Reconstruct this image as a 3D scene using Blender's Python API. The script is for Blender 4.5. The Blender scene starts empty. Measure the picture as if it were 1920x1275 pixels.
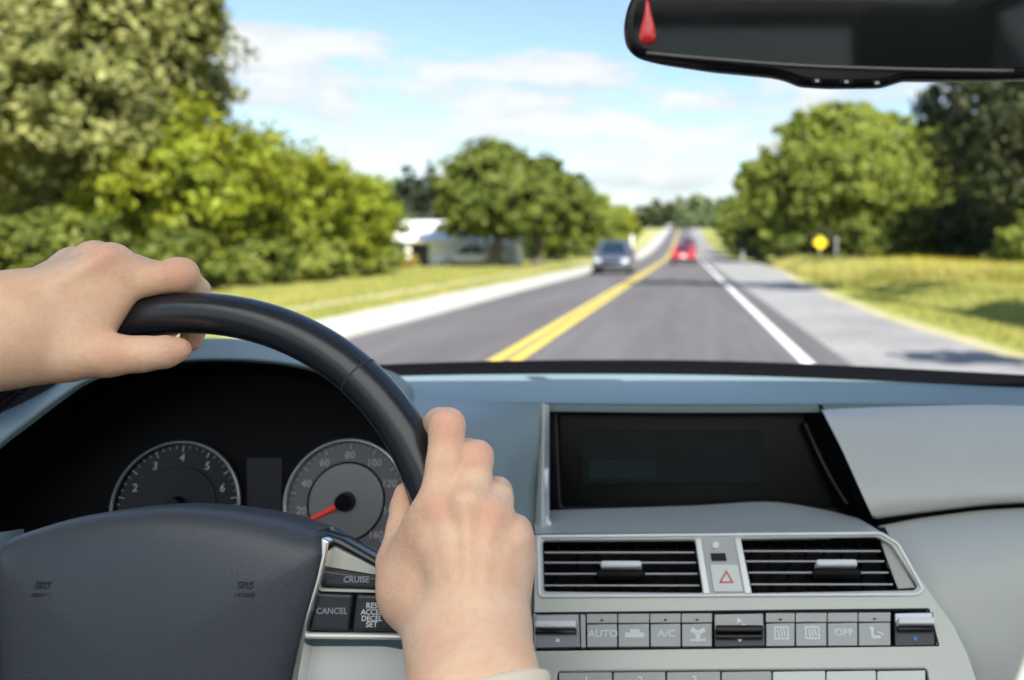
import bpy, bmesh, math, random
import numpy as np
from mathutils import Vector, Matrix

random.seed(7)
S = bpy.context.scene
COL = S.collection
R = math.radians

# ------------------------------------------------------------------ camera
EYE = 1.34
FPX = 1600.0                      # focal length in photograph pixels
cam_d = bpy.data.cameras.new('camera')
cam_d.lens = 30.0
cam_d.sensor_width = 36.0
cam_d.shift_x = (960 - 1287) / 1920.0
cam_d.shift_y = -(637.5 - 462) / 1920.0
cam_d.clip_start = 0.02
cam_d.clip_end = 6000
cam_d.dof.use_dof = True
cam_d.dof.focus_distance = 0.60
cam_d.dof.aperture_fstop = 5.0
cam = bpy.data.objects.new('camera', cam_d)
cam.location = (0, 0, EYE)
cam.rotation_euler = (R(90), 0, 0)
COL.objects.link(cam)
S.camera = cam

# ------------------------------------------------------------------ light
SUN_DIR = Vector((0.45, -0.84, 0.80)).normalized()      # towards the sun
EXPOSURE = 1.25
SKY_STRENGTH = 0.11
sun_d = bpy.data.lights.new('sun', 'SUN')
sun_d.energy = 5.0
sun_d.angle = R(0.55)
sun_d.color = (1.0, 0.945, 0.86)
sun = bpy.data.objects.new('sun', sun_d)
sun.rotation_euler = SUN_DIR.to_track_quat('Z', 'Y').to_euler()
COL.objects.link(sun)
S.view_settings.view_transform = 'Standard'
S.view_settings.look = 'None'
S.view_settings.exposure = EXPOSURE
S.view_settings.gamma = 1
S.view_settings.use_curve_mapping = False

W = bpy.data.worlds.new('World')
S.world = W
W.use_nodes = True


class NT:
    """tiny node-tree helper"""
    def __init__(s, tree):
        s.t = tree
        s.n = tree.nodes
        s.l = tree.links

    def node(s, kind, **kw):
        n = s.n.new(kind)
        for k, v in kw.items():
            if k.startswith('_'):
                setattr(n, k[1:], v)
            else:
                n.inputs[k.replace('~', ' ')].default_value = v
        return n

    def put(s, sock, v):
        if v is None:
            return
        if isinstance(v, bpy.types.NodeSocket):
            s.l.new(v, sock)
        else:
            sock.default_value = v

    def m(s, op, a, b=None, c=None, clamp=False):
        n = s.n.new('ShaderNodeMath')
        n.operation = op
        n.use_clamp = clamp
        s.put(n.inputs[0], a)
        s.put(n.inputs[1], b)
        s.put(n.inputs[2], c)
        return n.outputs[0]

    def mix(s, f, a, b, mode='MIX'):
        n = s.n.new('ShaderNodeMix')
        n.data_type = 'RGBA'
        n.blend_type = mode
        s.put(n.inputs[0], f)
        s.put(n.inputs[6], a)
        s.put(n.inputs[7], b)
        return n.outputs[2]

    def noise(s, vec, scale, detail=4, rough=.55, dist=0.0):
        n = s.n.new('ShaderNodeTexNoise')
        n.inputs['Scale'].default_value = scale
        n.inputs['Detail'].default_value = detail
        n.inputs['Roughness'].default_value = rough
        n.inputs['Distortion'].default_value = dist
        if vec is not None:
            s.l.new(vec, n.inputs['Vector'])
        return n.outputs[0]

    def ramp(s, f, stops, interp='LINEAR'):
        n = s.n.new('ShaderNodeValToRGB')
        n.color_ramp.interpolation = interp
        e = n.color_ramp.elements
        while len(e) < len(stops):
            e.new(.5)
        for el, (p, c) in zip(e, stops):
            el.position = p
            el.color = c if len(c) == 4 else (*c, 1)
        s.put(n.inputs[0], f)
        return n.outputs[0]

    def sstep(s, v, a, b):
        n = s.n.new('ShaderNodeMapRange')
        n.interpolation_type = 'SMOOTHSTEP'
        s.put(n.inputs[0], v)
        n.inputs[1].default_value = a
        n.inputs[2].default_value = b
        return n.outputs[0]


def build_world():
    W.node_tree.nodes.clear()
    k = NT(W.node_tree)
    tc = k.n.new('ShaderNodeTexCoord')
    d = tc.outputs['Generated']
    sky = k.n.new('ShaderNodeTexSky')
    sky.sky_type = 'NISHITA'
    sky.sun_disc = False
    sky.sun_elevation = math.asin(SUN_DIR.z)
    sky.sun_rotation = math.atan2(SUN_DIR.x, SUN_DIR.y)
    sky.altitude = 100
    sky.air_density = 1.25
    sky.dust_density = 0.6
    sky.ozone_density = 1.4
    sep = k.n.new('ShaderNodeSeparateXYZ')
    k.l.new(d, sep.inputs[0])
    x, y, z = sep.outputs
    az = k.m('ARCTAN2', x, y)
    el = k.m('ARCSINE', z)
    # cloud coordinates: azimuth and elevation, the latter stretched towards the horizon
    comb = k.n.new('ShaderNodeCombineXYZ')
    k.put(comb.inputs[0], k.m('MULTIPLY', az, 2.2))
    k.put(comb.inputs[1], k.m('MULTIPLY', el, 7.5))
    k.put(comb.inputs[2], k.m('MULTIPLY', y, 0.6))
    v = comb.outputs[0]
    n1 = k.noise(v, 1.7, 9, .58, .35)
    n2 = k.noise(v, 5.0, 6, .6, .2)
    nn = k.m('ADD', k.m('MULTIPLY', n1, .68), k.m('MULTIPLY', n2, .32))
    # coverage by height above the horizon
    cov = k.ramp(k.m('MULTIPLY', el, 1 / 0.9), [
        (0.0, (.62,) * 3), (0.075, (.66,) * 3), (0.105, (.42,) * 3), (0.14, (.62,) * 3),
        (0.20, (.70,) * 3), (0.232, (.60,) * 3), (0.262, (.30,) * 3), (0.34, (.34,) * 3), (0.6, (.45,) * 3), (1.0, (.40,) * 3)])

    def blob(a0, e0, ra, re, amp):
        da = k.m('DIVIDE', k.m('SUBTRACT', az, a0), ra)
        de = k.m('DIVIDE', k.m('SUBTRACT', el, e0), re)
        r2 = k.m('ADD', k.m('MULTIPLY', da, da), k.m('MULTIPLY', de, de))
        return k.m('MULTIPLY', k.m('SUBTRACT', 1.0, r2, clamp=True), amp)

    def pa(px, py):
        u = (px - 1287) / FPX
        w = (462 - py) / FPX
        return math.atan(u), math.atan(w / math.sqrt(1 + u * u))
    tot = cov
    for (px, py, wpx, hpx, amp) in ((470, 70, 150, 62, .42), (700, 60, 95, 36, .32), (1060, 125, 150, 50, .22), (560, 190, 230, 60, .16),
                                    (1200, 335, 190, 46, .28), (900, 25, 260, 55, -.16), (1250, 265, 260, 26, -.12), (620, 300, 260, 30, -.1), (960, 120, 0, 0, 0)):
        if amp == 0:
            continue
        a0, e0 = pa(px, py)
        tot = k.m('ADD', tot, blob(a0, e0, wpx / FPX * 1.0, hpx / FPX, amp))
    dens = k.sstep(k.m('ADD', tot, k.m('MULTIPLY', k.m('SUBTRACT', nn, .5), 2.9)), .48, .84)
    skyc = k.mix(1.0, sky.outputs[0], (.68, .70, .78, 1), 'MULTIPLY')
    # whitening towards the horizon
    hz = k.m('MULTIPLY', k.sstep(el, .20, -.02), .30)
    skyc = k.mix(hz, skyc, (2.6, 3.3, 3.8, 1))
    shade = k.sstep(k.m('ADD', k.m('MULTIPLY', n2, .5), k.m('MULTIPLY', n1, .5)), .36, .60)
    cc = k.mix(shade, (2.35, 2.65, 3.0, 1), (3.95, 3.95, 3.98, 1))
    col = k.mix(k.m('MULTIPLY', dens, .93), skyc, cc)
    # below the horizon: dull green-brown earth
    col = k.mix(k.sstep(el, -.01, -.03), col, (.8, .9, .5, 1))
    bg = k.node('ShaderNodeBackground', Strength=SKY_STRENGTH)
    k.l.new(col, bg.inputs[0])
    out = k.n.new('ShaderNodeOutputWorld')
    k.l.new(bg.outputs[0], out.inputs[0])


build_world()


# ------------------------------------------------------------------ helpers
def at(px, py, D):
    """world point seen at photograph pixel (px,py), D metres ahead"""
    return Vector(((px - 1287) / FPX * D, D, EYE - (py - 462) / FPX * D))


def tag(o, label=None, cat=None, group=None, kind=None):
    if label: o['label'] = label
    if cat: o['category'] = cat
    if group: o['group'] = group
    if kind: o['kind'] = kind
    return o


def empty(name, loc=(0, 0, 0), label=None, cat=None, group=None, rz=0):
    o = bpy.data.objects.new(name, None)
    o.empty_display_size = .1
    COL.objects.link(o)
    o.location = loc
    o.rotation_euler.z = rz
    return tag(o, label, cat, group)


def mesh_obj(name, verts, faces, mat, parent=None, smooth=False, label=None, uvless=True):
    me = bpy.data.meshes.new(name)
    me.from_pydata([tuple(v) for v in verts], [], faces)
    me.update()
    if smooth:
        me.polygons.foreach_set('use_smooth', [True] * len(me.polygons))
    if mat is not None:
        me.materials.append(mat)
    return link(name, me, parent, label)


def link(name, me, parent=None, label=None):
    o = bpy.data.objects.new(name, me)
    COL.objects.link(o)
    if parent is not None:
        o.parent = parent
        # parents that are parts sit at the origin of their thing; keep world place
        o.matrix_parent_inverse = Matrix.Identity(4)
    if label: o['label'] = label
    return o


def copy_tree(o, parent=None):
    c = o.copy()
    COL.objects.link(c)
    if parent is not None:
        c.parent = parent
    for ch in [x for x in KIDS if x.parent == o]:
        copy_tree(ch, c)
    return c


KIDS = []


def bm_obj(name, bm, mat, parent=None, smooth=False, label=None, auto=None):
    me = bpy.data.meshes.new(name)
    bmesh.ops.recalc_face_normals(bm, faces=bm.faces)
    bm.to_mesh(me)
    bm.free()
    if smooth:
        me.polygons.foreach_set('use_smooth', [True] * len(me.polygons))
    if smooth and auto:
        sharp_by_angle(me, auto)
    me.materials.append(mat)
    return link(name, me, parent, label)


def sharp_by_angle(me, deg=35):
    bm = bmesh.new()
    bm.from_mesh(me)
    for e in bm.edges:
        if len(e.link_faces) == 2 and e.calc_face_angle(0) > R(deg):
            e.smooth = False
    bm.to_mesh(me)
    bm.free()


def box_bm(bm, c, s, M=None, bevel=0.0, seg=2):
    """axis box centre c size s, optional matrix"""
    r = bmesh.ops.create_cube(bm, size=1.0)
    vs = r['verts']
    for v in vs:
        v.co = Vector((v.co.x * s[0] + c[0], v.co.y * s[1] + c[1], v.co.z * s[2] + c[2]))
    if bevel > 0:
        es = list({e for v in vs for e in v.link_edges})
        rr = bmesh.ops.bevel(bm, geom=es, offset=bevel, segments=seg, profile=.5, affect='EDGES')
        vs = rr['verts']
        vs = list({v for f in rr['faces'] for v in f.verts} | set(v for v in vs if v.is_valid))
        # collect the whole island
        seen = set(vs); stack = list(vs)
        while stack:
            v = stack.pop()
            for e in v.link_edges:
                w = e.other_vert(v)
                if w not in seen:
                    seen.add(w); stack.append(w)
        vs = list(seen)
    if M is not None:
        for v in vs:
            v.co = M @ v.co
    return vs


def cyl_bm(bm, p0, p1, r0, r1=None, seg=16, caps=True):
    r1 = r0 if r1 is None else r1
    p0, p1 = Vector(p0), Vector(p1)
    d = (p1 - p0).normalized()
    a = d.orthogonal().normalized()
    b = d.cross(a)
    A = [bm.verts.new(p0 + (a * math.cos(t) + b * math.sin(t)) * r0) for t in [2 * math.pi * i / seg for i in range(seg)]]
    B = [bm.verts.new(p1 + (a * math.cos(t) + b * math.sin(t)) * r1) for t in [2 * math.pi * i / seg for i in range(seg)]]
    for i in range(seg):
        j = (i + 1) % seg
        bm.faces.new((A[i], A[j], B[j], B[i]))
    if caps:
        bm.faces.new(A[::-1]); bm.faces.new(B)


def tube(name, pts, rad, mat, parent=None, seg=10, closed=False, label=None):
    pts = [Vector(p) for p in pts]
    n = len(pts)
    V, Fc = [], []
    up = None
    for i, p in enumerate(pts):
        t = (pts[(i + 1) % n if closed else min(i + 1, n - 1)] - pts[(i - 1) if closed or i > 0 else 0]).normalized()
        if up is None:
            up = t.orthogonal().normalized()
        up = (up - t * up.dot(t)).normalized()
        b = t.cross(up)
        r = rad(i / (n - 1)) if callable(rad) else rad
        for k in range(seg):
            a = 2 * math.pi * k / seg
            V.append(p + (up * math.cos(a) + b * math.sin(a)) * r)
    m = n if closed else n - 1
    for i in range(m):
        for k in range(seg):
            i2 = (i + 1) % n; k2 = (k + 1) % seg
            Fc.append((i * seg + k, i * seg + k2, i2 * seg + k2, i2 * seg + k))
    if not closed:
        Fc.append(tuple(range(seg))[::-1]); Fc.append(tuple((n - 1) * seg + k for k in range(seg)))
    return mesh_obj(name, V, Fc, mat, parent, smooth=True, label=label)


def catmull(P, t):
    """P list of np arrays, t in [0,len-1]"""
    n = len(P)
    i = min(int(t), n - 2)
    f = t - i
    p0 = P[i - 1] if i > 0 else 2 * P[0] - P[1]
    p1, p2 = P[i], P[i + 1]
    p3 = P[i + 2] if i + 2 < n else 2 * P[-1] - P[-2]
    return 0.5 * (2 * p1 + (p2 - p0) * f + (2 * p0 - 5 * p1 + 4 * p2 - p3) * f * f + (3 * p1 - p0 - 3 * p2 + p3) * f ** 3)


def curve_pts(P, per=8):
    P = [np.array(p, float) for p in P]
    n = (len(P) - 1) * per
    return [catmull(P, (len(P) - 1) * i / n) for i in range(n + 1)]


def patch(name, rows, mat, parent=None, per=8, thick=0.0, px=True, label=None, perv=None):
    """smooth surface through a grid of control points; rows given as (px,py,D) or world"""
    perv = perv or per
    G = [[np.array(at(*p) if px else p, float) for p in r] for r in rows]
    G = [curve_pts(r, per) for r in G]
    cols = list(zip(*G))
    cols = [curve_pts(c, perv) for c in cols]
    nu, nv = len(cols), len(cols[0])
    V = [cols[i][j] for i in range(nu) for j in range(nv)]
    Fc = [(i * nv + j, i * nv + j + 1, (i + 1) * nv + j + 1, (i + 1) * nv + j) for i in range(nu - 1) for j in range(nv - 1)]
    o = mesh_obj(name, V, Fc, mat, parent, smooth=True, label=label)
    if thick:
        md = o.modifiers.new('solid', 'SOLIDIFY')
        md.thickness = abs(thick)
        md.offset = 1 if thick > 0 else -1
    return o


class Frame:
    """a plane in space with its own u,v,w axes"""
    def __init__(s, O, U, V):
        s.O = Vector(O); s.U = Vector(U).normalized(); s.V = Vector(V).normalized(); s.N = s.U.cross(s.V).normalized()

    def pt(s, u, v, w=0.0):
        return s.O + s.U * u + s.V * v + s.N * w

    def hit(s, px, py, w=0.0):
        o = Vector((0, 0, EYE)); d = at(px, py, 1.0) - o
        t = (s.O + s.N * w - o).dot(s.N) / d.dot(s.N)
        q = o + d * t - s.O
        return q.dot(s.U), q.dot(s.V)

    def mat(s, u=0, v=0, w=0):
        M = Matrix((s.U, s.V, s.N)).transposed().to_4x4()
        M.translation = s.pt(u, v, w)
        return M


def plate_mesh(polys, depth, bevel=0.0, res=2):
    """filled 2-D polygons (first outer, others holes) with thickness and rounded edges -> mesh in local xy, top at z=0"""
    cu = bpy.data.curves.new('outline', 'CURVE')
    cu.dimensions = '2D'
    cu.fill_mode = 'BOTH'
    cu.extrude = max(depth / 2 - bevel, 1e-5)
    cu.bevel_depth = bevel
    cu.bevel_resolution = res
    cu.offset = -bevel
    for poly in polys:
        sp = cu.splines.new('POLY')
        sp.points.add(len(poly) - 1)
        for p, q in zip(sp.points, poly):
            p.co = (q[0], q[1], 0, 1)
        sp.use_cyclic_u = True
    ob = bpy.data.objects.new('outline', cu)
    COL.objects.link(ob)
    bpy.context.view_layer.update()
    me = bpy.data.meshes.new_from_object(ob.evaluated_get(bpy.context.evaluated_depsgraph_get()))
    bpy.data.objects.remove(ob)
    bpy.data.curves.remove(cu)
    me.transform(Matrix.Translation((0, 0, -depth / 2)))
    return me


def rounded(poly, r, seg=4):
    out = []
    n = len(poly)
    for i in range(n):
        p = Vector(poly[i]); a = Vector(poly[i - 1]) - p; b = Vector(poly[(i + 1) % n]) - p
        rr = min(r, a.length * .45, b.length * .45)
        A = p + a.normalized() * rr; B = p + b.normalized() * rr
        for k in range(seg + 1):
            t = k / seg
            out.append(tuple(A * (1 - t) ** 2 + p * 2 * t * (1 - t) + B * t * t))
    return out


def plate(name, fr, polys_px, w0, depth, mat, parent, bevel=.0006, rnd=.001, label=None, wh=None):
    """plate whose outline is given in photograph pixels on plane w=w0 of the frame; top face at w0"""
    P = []
    for poly in polys_px:
        q = [fr.hit(a, b, w0 if wh is None else wh) for a, b in poly]
        P.append(rounded(q, rnd) if rnd else q)
    me = plate_mesh(P, depth, bevel)
    me.transform(fr.mat(0, 0, w0))
    me.name = name
    me.materials.append(mat)
    me.polygons.foreach_set('use_smooth', [True] * len(me.polygons))
    sharp_by_angle(me, 40)
    return link(name, me, parent, label)


def text_on(name, body, fr, u, v, w, size, mat, parent, label=None, depth=.0002, sx=1.0, align='CENTER', rot=0):
    cu = bpy.data.curves.new('text', 'FONT')
    cu.body = body
    cu.size = size
    cu.align_x = align
    cu.align_y = 'CENTER'
    cu.extrude = depth / 2
    cu.offset = size * .012
    cu.resolution_u = 3
    ob = bpy.data.objects.new('text', cu)
    COL.objects.link(ob)
    bpy.context.view_layer.update()
    me = bpy.data.meshes.new_from_object(ob.evaluated_get(bpy.context.evaluated_depsgraph_get()))
    bpy.data.objects.remove(ob)
    bpy.data.curves.remove(cu)
    me.transform(Matrix.Diagonal((sx, 1, 1, 1)))
    me.transform(Matrix.Rotation(rot, 4, 'Z'))
    me.transform(fr.mat(u, v, w))
    me.materials.clear()
    me.materials.append(mat)
    return link(name, me, parent, label)


# ------------------------------------------------------------------ materials
def mat_new(name):
    m = bpy.data.materials.new(name)
    m.use_nodes = True
    m.node_tree.nodes.clear()
    return m, NT(m.node_tree)


def simple(name, col, rough=.5, metal=0.0, var=.08, vscale=30, bump=0.0, bscale=400, coat=0.0, spec=.5, sheen=0, emit=None, es=0):
    m, k = mat_new(name)
    tc = k.n.new('ShaderNodeTexCoord')
    b = k.n.new('ShaderNodeBsdfPrincipled')
    f = k.noise(tc.outputs['Object'], vscale, 5, .6)
    c = Vector(col)
    cm = k.mix(f, (*(c * (1 - var)), 1), (*(c * (1 + var)), 1))
    k.l.new(cm, b.inputs['Base Color'])
    rr = k.m('ADD', rough - .04, k.m('MULTIPLY', f, .08))
    k.l.new(rr, b.inputs['Roughness'])
    b.inputs['Metallic'].default_value = metal
    b.inputs['Specular IOR Level'].default_value = spec
    b.inputs['Coat Weight'].default_value = coat
    b.inputs['Coat Roughness'].default_value = .06
    if emit:
        b.inputs['Emission Color'].default_value = (*emit, 1)
        b.inputs['Emission Strength'].default_value = es
    if bump:
        bn = k.n.new('ShaderNodeBump')
        bn.inputs['Strength'].default_value = bump
        bn.inputs['Distance'].default_value = .001
        vo = k.n.new('ShaderNodeTexVoronoi')
        vo.inputs['Scale'].default_value = bscale
        k.l.new(tc.outputs['Object'], vo.inputs['Vector'])
        k.l.new(vo.outputs['Distance'], bn.inputs['Height'])
        k.l.new(bn.outputs[0], b.inputs['Normal'])
    o = k.n.new('ShaderNodeOutputMaterial')
    k.l.new(b.outputs[0], o.inputs[0])
    return m


def leaf_mat(name, dark, light, warm, trans=.35):
    """foliage: colour from per-leaf 'tint' and a broad noise"""
    m, k = mat_new(name)
    at_ = k.n.new('ShaderNodeAttribute'); at_.attribute_name = 'tint'
    tc = k.n.new('ShaderNodeTexCoord')
    f = k.noise(tc.outputs['Object'], .55, 3, .6)
    f2 = k.sstep(f, .35, .68)
    c = k.mix(at_.outputs['Fac'], (*dark, 1), (*light, 1))
    c = k.mix(k.m('MULTIPLY', f2, .55), c, (*warm, 1))
    d = k.n.new('ShaderNodeBsdfPrincipled')
    d.inputs['Roughness'].default_value = .55
    d.inputs['Specular IOR Level'].default_value = .3
    k.l.new(c, d.inputs['Base Color'])
    t = k.n.new('ShaderNodeBsdfTranslucent')
    k.l.new(k.mix(.5, c, (1.5, 1.6, .5, 1), 'MULTIPLY'), t.inputs[0])
    mx = k.n.new('ShaderNodeMixShader'); mx.inputs[0].default_value = trans
    k.l.new(d.outputs[0], mx.inputs[1]); k.l.new(t.outputs[0], mx.inputs[2])
    o = k.n.new('ShaderNodeOutputMaterial')
    k.l.new(mx.outputs[0], o.inputs[0])
    return m


def ground_mat(name, cols, s1=.15, s2=3.0, s3=40, bump=.5, rough=.9, dist=.03, streak=None):
    m, k = mat_new(name)
    tc = k.n.new('ShaderNodeTexCoord')
    v = tc.outputs['Object']
    if streak:
        mp = k.n.new('ShaderNodeMapping'); mp.inputs['Scale'].default_value = streak
        k.l.new(v, mp.inputs[0]); v = mp.outputs[0]
    a = k.noise(v, s1, 4, .6); b = k.noise(v, s2, 5, .65); c = k.noise(tc.outputs['Object'], s3, 4, .7)
    f = k.m('ADD', k.m('ADD', k.m('MULTIPLY', a, .45), k.m('MULTIPLY', b, .3)), k.m('MULTIPLY', c, .25))
    n = len(cols)
    col = k.ramp(f, [(.34 + .32 * i / (n - 1), cols[i]) for i in range(n)])
    p = k.n.new('ShaderNodeBsdfPrincipled')
    k.l.new(col, p.inputs['Base Color'])
    p.inputs['Roughness'].default_value = rough
    p.inputs['Specular IOR Level'].default_value = .3
    bn = k.n.new('ShaderNodeBump'); bn.inputs['Strength'].default_value = bump; bn.inputs['Distance'].default_value = dist
    k.l.new(c, bn.inputs['Height']); k.l.new(bn.outputs[0], p.inputs['Normal'])
    o = k.n.new('ShaderNodeOutputMaterial'); k.l.new(p.outputs[0], o.inputs[0])
    return m


def pane_mat(name, tint=(.97, .99, .98), refl=1.0, rough=0.0):
    """thin clear pane: see-through with fresnel reflection"""
    m, k = mat_new(name)
    t = k.n.new('ShaderNodeBsdfTransparent'); t.inputs[0].default_value = (*tint, 1)
    g = k.n.new('ShaderNodeBsdfGlossy'); g.inputs['Roughness'].default_value = rough
    ge = k.n.new('ShaderNodeNewGeometry')
    dt = k.n.new('ShaderNodeVectorMath'); dt.operation = 'DOT_PRODUCT'
    k.l.new(ge.outputs['Normal'], dt.inputs[0]); k.l.new(ge.outputs['Incoming'], dt.inputs[1])
    c1 = k.m('SUBTRACT', 1.0, k.m('ABSOLUTE', dt.outputs['Value']), clamp=True)
    fz = k.m('ADD', .04, k.m('MULTIPLY', k.m('POWER', c1, 5.0), .96))
    mx = k.n.new('ShaderNodeMixShader')
    k.l.new(k.m('MULTIPLY', fz, refl), mx.inputs[0])
    k.l.new(t.outputs[0], mx.inputs[1]); k.l.new(g.outputs[0], mx.inputs[2])
    o = k.n.new('ShaderNodeOutputMaterial'); k.l.new(mx.outputs[0], o.inputs[0])
    return m


M = {}
M['dash'] = simple('dash_plastic', (.23, .285, .28), .40, bump=.10, bscale=900, var=.05)
M['dash_top'] = simple('dash_top_plastic', (.20, .275, .28), .38, bump=.10, bscale=900, var=.05)
M['dash_light'] = simple('dash_light_plastic', (.52, .53, .48), .36, bump=.08, bscale=900, var=.04)
M['hood_pl'] = simple('hood_plastic', (.125, .185, .20), .42, bump=.10, bscale=900)
M['black'] = simple('matte_black_plastic', (.004, .004, .005), .6, spec=.2, bump=.1, bscale=700)
M['gloss_black'] = simple('gloss_black_plastic', (.005, .005, .007), .25, spec=.3)
M['piano'] = simple('dark_screen_glass', (.002, .003, .003), .25, spec=.12)
M['display'] = simple('display_panel', (.005, .008, .009), .4, spec=.12)
M['silver'] = simple('silver_trim', (.53, .545, .49), .38, metal=.2, var=.03)
M['silver_hi'] = simple('bright_silver_trim', (.82, .83, .80), .36, metal=.25, var=.03)
M['chrome'] = simple('chrome', (.85, .86, .86), .12, metal=1.0, var=.02)
M['btn'] = simple('grey_button', (.46, .47, .44), .45, var=.04)
M['btn_light'] = simple('light_button', (.74, .75, .71), .42, var=.04)
M['btn_dark'] = simple('dark_button', (.035, .04, .05), .35, var=.06)
M['glyph'] = simple('white_print', (.78, .80, .81), .5, var=.02)
M['glyph_dim'] = simple('grey_print', (.32, .34, .37), .5, var=.02)
M['red_print'] = simple('red_print', (.55, .12, .08), .5)
M['blue_print'] = simple('blue_print', (.05, .2, .6), .4)
M['leather'] = simple('wheel_leather', (.016, .020, .029), .24, spec=.7, bump=.06, bscale=1100, var=.12)
M['airbag'] = simple('airbag_cover', (.058, .066, .082), .40, bump=.16, bscale=700, var=.05)
M['seam'] = simple('seam_thread', (.03, .035, .045), .7)
M['red_needle'] = simple('red_needle', (.75, .05, .03), .4, emit=(.9, .05, .03), es=.12)
M['dial'] = simple('dial_face', (.20, .20, .21), .5, metal=.2)
M['dial2'] = simple('dial_inner', (.32, .32, .33), .4, metal=.5)
M['dial_shaded'] = simple('dial_shaded', (.006, .007, .009), .4)  # shadow over the left dial is put into its colour
M['ring'] = simple('dial_ring', (.6, .61, .63), .3, metal=.8)
M['ring_shaded'] = simple('dial_ring_shaded', (.3, .31, .32), .35, metal=.8)  # ring copy toned down for the shadow on the left dial
M['tick'] = simple('tick_print', (.55, .58, .60), .5)
M['fabric'] = simple('sleeve_cloth', (.90, .77, .60), .85, bump=.3, bscale=1500)
M['seat'] = simple('seat_cloth', (.16, .16, .155), .8, bump=.3, bscale=600)
M['headliner'] = simple('headliner', (.62, .62, .60), .9)
M['mirror'] = simple('mirror_glass', (.003, .005, .006), .05, spec=.32)
M['red_reflection'] = simple('red_reflection', (.62, .02, .03), .18, coat=.7)  # solid red standing for a reflection in the mirror
M['band'] = simple('black_band', (.004, .004, .005), .95, spec=.05)
M['pane'] = pane_mat('clear_glass', refl=.3)
M['steel'] = simple('galvanised_post', (.4, .41, .42), .45, metal=.7)
M['rubber'] = simple('tyre_rubber', (.02, .02, .02), .8)
M['bark'] = simple('bark', (.10, .08, .06), .9, var=.4, vscale=9, bump=.8, bscale=30)
M['white_paint'] = simple('white_paint', (.78, .78, .76), .5, var=.04, vscale=3)
M['roof_white'] = simple('white_metal_roof', (.80, .80, .79), .4, var=.03, vscale=2)
M['sign_yellow'] = simple('sign_yellow', (.80, .62, .02), .35)
M['sign_black'] = simple('sign_black', (.01, .01, .01), .5)
M['meadow'] = leaf_mat('meadow_grass', (.24, .25, .06), (.50, .48, .13), (.55, .46, .18), .3)


def translucent_mat(name, col):
    m, k = mat_new(name)
    t = k.node('ShaderNodeBsdfTranslucent', Color=(*col, 1))
    d = k.node('ShaderNodeBsdfDiffuse', Color=(*col, 1))
    mx = k.n.new('ShaderNodeMixShader'); mx.inputs[0].default_value = .08
    k.l.new(t.outputs[0], mx.inputs[1]); k.l.new(d.outputs[0], mx.inputs[2])
    o = k.n.new('ShaderNodeOutputMaterial'); k.l.new(mx.outputs[0], o.inputs[0])
    return m


M['fill_sheet'] = translucent_mat('fill_sheet_cloth', (.93, .91, .87))  # cloth of the added overhead fill sheet


def skin_mat():
    m, k = mat_new('skin')
    tc = k.n.new('ShaderNodeTexCoord')
    v = tc.outputs['Object']
    at_ = k.n.new('ShaderNodeAttribute'); at_.attribute_name = 'flush'
    n1 = k.noise(v, 38, 4, .6); n2 = k.noise(v, 220, 3, .6)
    c = k.mix(k.sstep(n1, .3, .7), (.90, .545, .365, 1), (.95, .645, .455, 1))
    c = k.mix(k.m('MULTIPLY', k.sstep(n2, .4, .8), .25), c, (.70, .38, .25, 1))
    c = k.mix(k.m('MULTIPLY', at_.outputs['Fac'], .5), c, (.84, .40, .30, 1))
    b = k.n.new('ShaderNodeBsdfPrincipled')
    k.l.new(c, b.inputs['Base Color'])
    b.inputs['Roughness'].default_value = .5
    b.inputs['Specular IOR Level'].default_value = .35
    b.inputs['Subsurface Weight'].default_value = .35
    b.inputs['Subsurface Radius'].default_value = (1.0, .35, .2)
    b.inputs['Subsurface Scale'].default_value = .006
    # fine skin relief: wrinkles and pores
    mp = k.n.new('ShaderNodeMapping'); mp.inputs['Scale'].default_value = (1, 1, 1)
    k.l.new(v, mp.inputs[0])
    w = k.noise(mp.outputs[0], 120, 6, .65, 1.2)
    vo = k.n.new('ShaderNodeTexVoronoi'); vo.inputs['Scale'].default_value = 750
    k.l.new(v, vo.inputs['Vector'])
    h = k.m('ADD', k.m('MULTIPLY', w, 1.0), k.m('MULTIPLY', vo.outputs['Distance'], .35))
    bn = k.n.new('ShaderNodeBump'); bn.inputs['Strength'].default_value = .55; bn.inputs['Distance'].default_value = .0012
    k.l.new(h, bn.inputs['Height']); k.l.new(bn.outputs[0], b.inputs['Normal'])
    o = k.n.new('ShaderNodeOutputMaterial'); k.l.new(b.outputs[0], o.inputs[0])
    return m


M['skin'] = skin_mat()


# ================================================================== OUTSIDE
def sm(a, b, t):
    t = min(1, max(0, (t - a) / (b - a)))
    return t * t * (3 - 2 * t)


def gz(y, x=0.0):
    """height of the ground"""
    z = 7.6 * sm(75, 310, y) - 6.0 * sm(310, 620, y)
    ax = 0
    if x > 7: ax = x - 7
    if x < -16: ax = -16 - x
    z += 0.25 * sm(0, 8, ax) * math.sin(y * .07 + x * .11)
    if 4.6 < x < 8.2:                       # shallow ditch beside the shoulder
        z -= .28 * math.sin((x - 4.6) / 3.6 * math.pi) ** 2 * sm(8, 14, y)
    return z


YS = []
yy = -30.0
while yy < 900:
    YS.append(yy)
    yy += 1.5 if yy < 80 else (4 if yy < 340 else 25)
XS = [-900, -500, -250, -140, -90, -60, -45, -35, -28, -24, -21, -18.5, -16.5] + [-15, -12, -8, -4, 0, 2.5, 4.0, 4.6, 5.2, 5.8, 6.4, 7.0, 7.6, 8.2, 9, 11, 13, 16, 20, 25, 32, 42, 60, 90, 140, 250, 500, 900]


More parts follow.
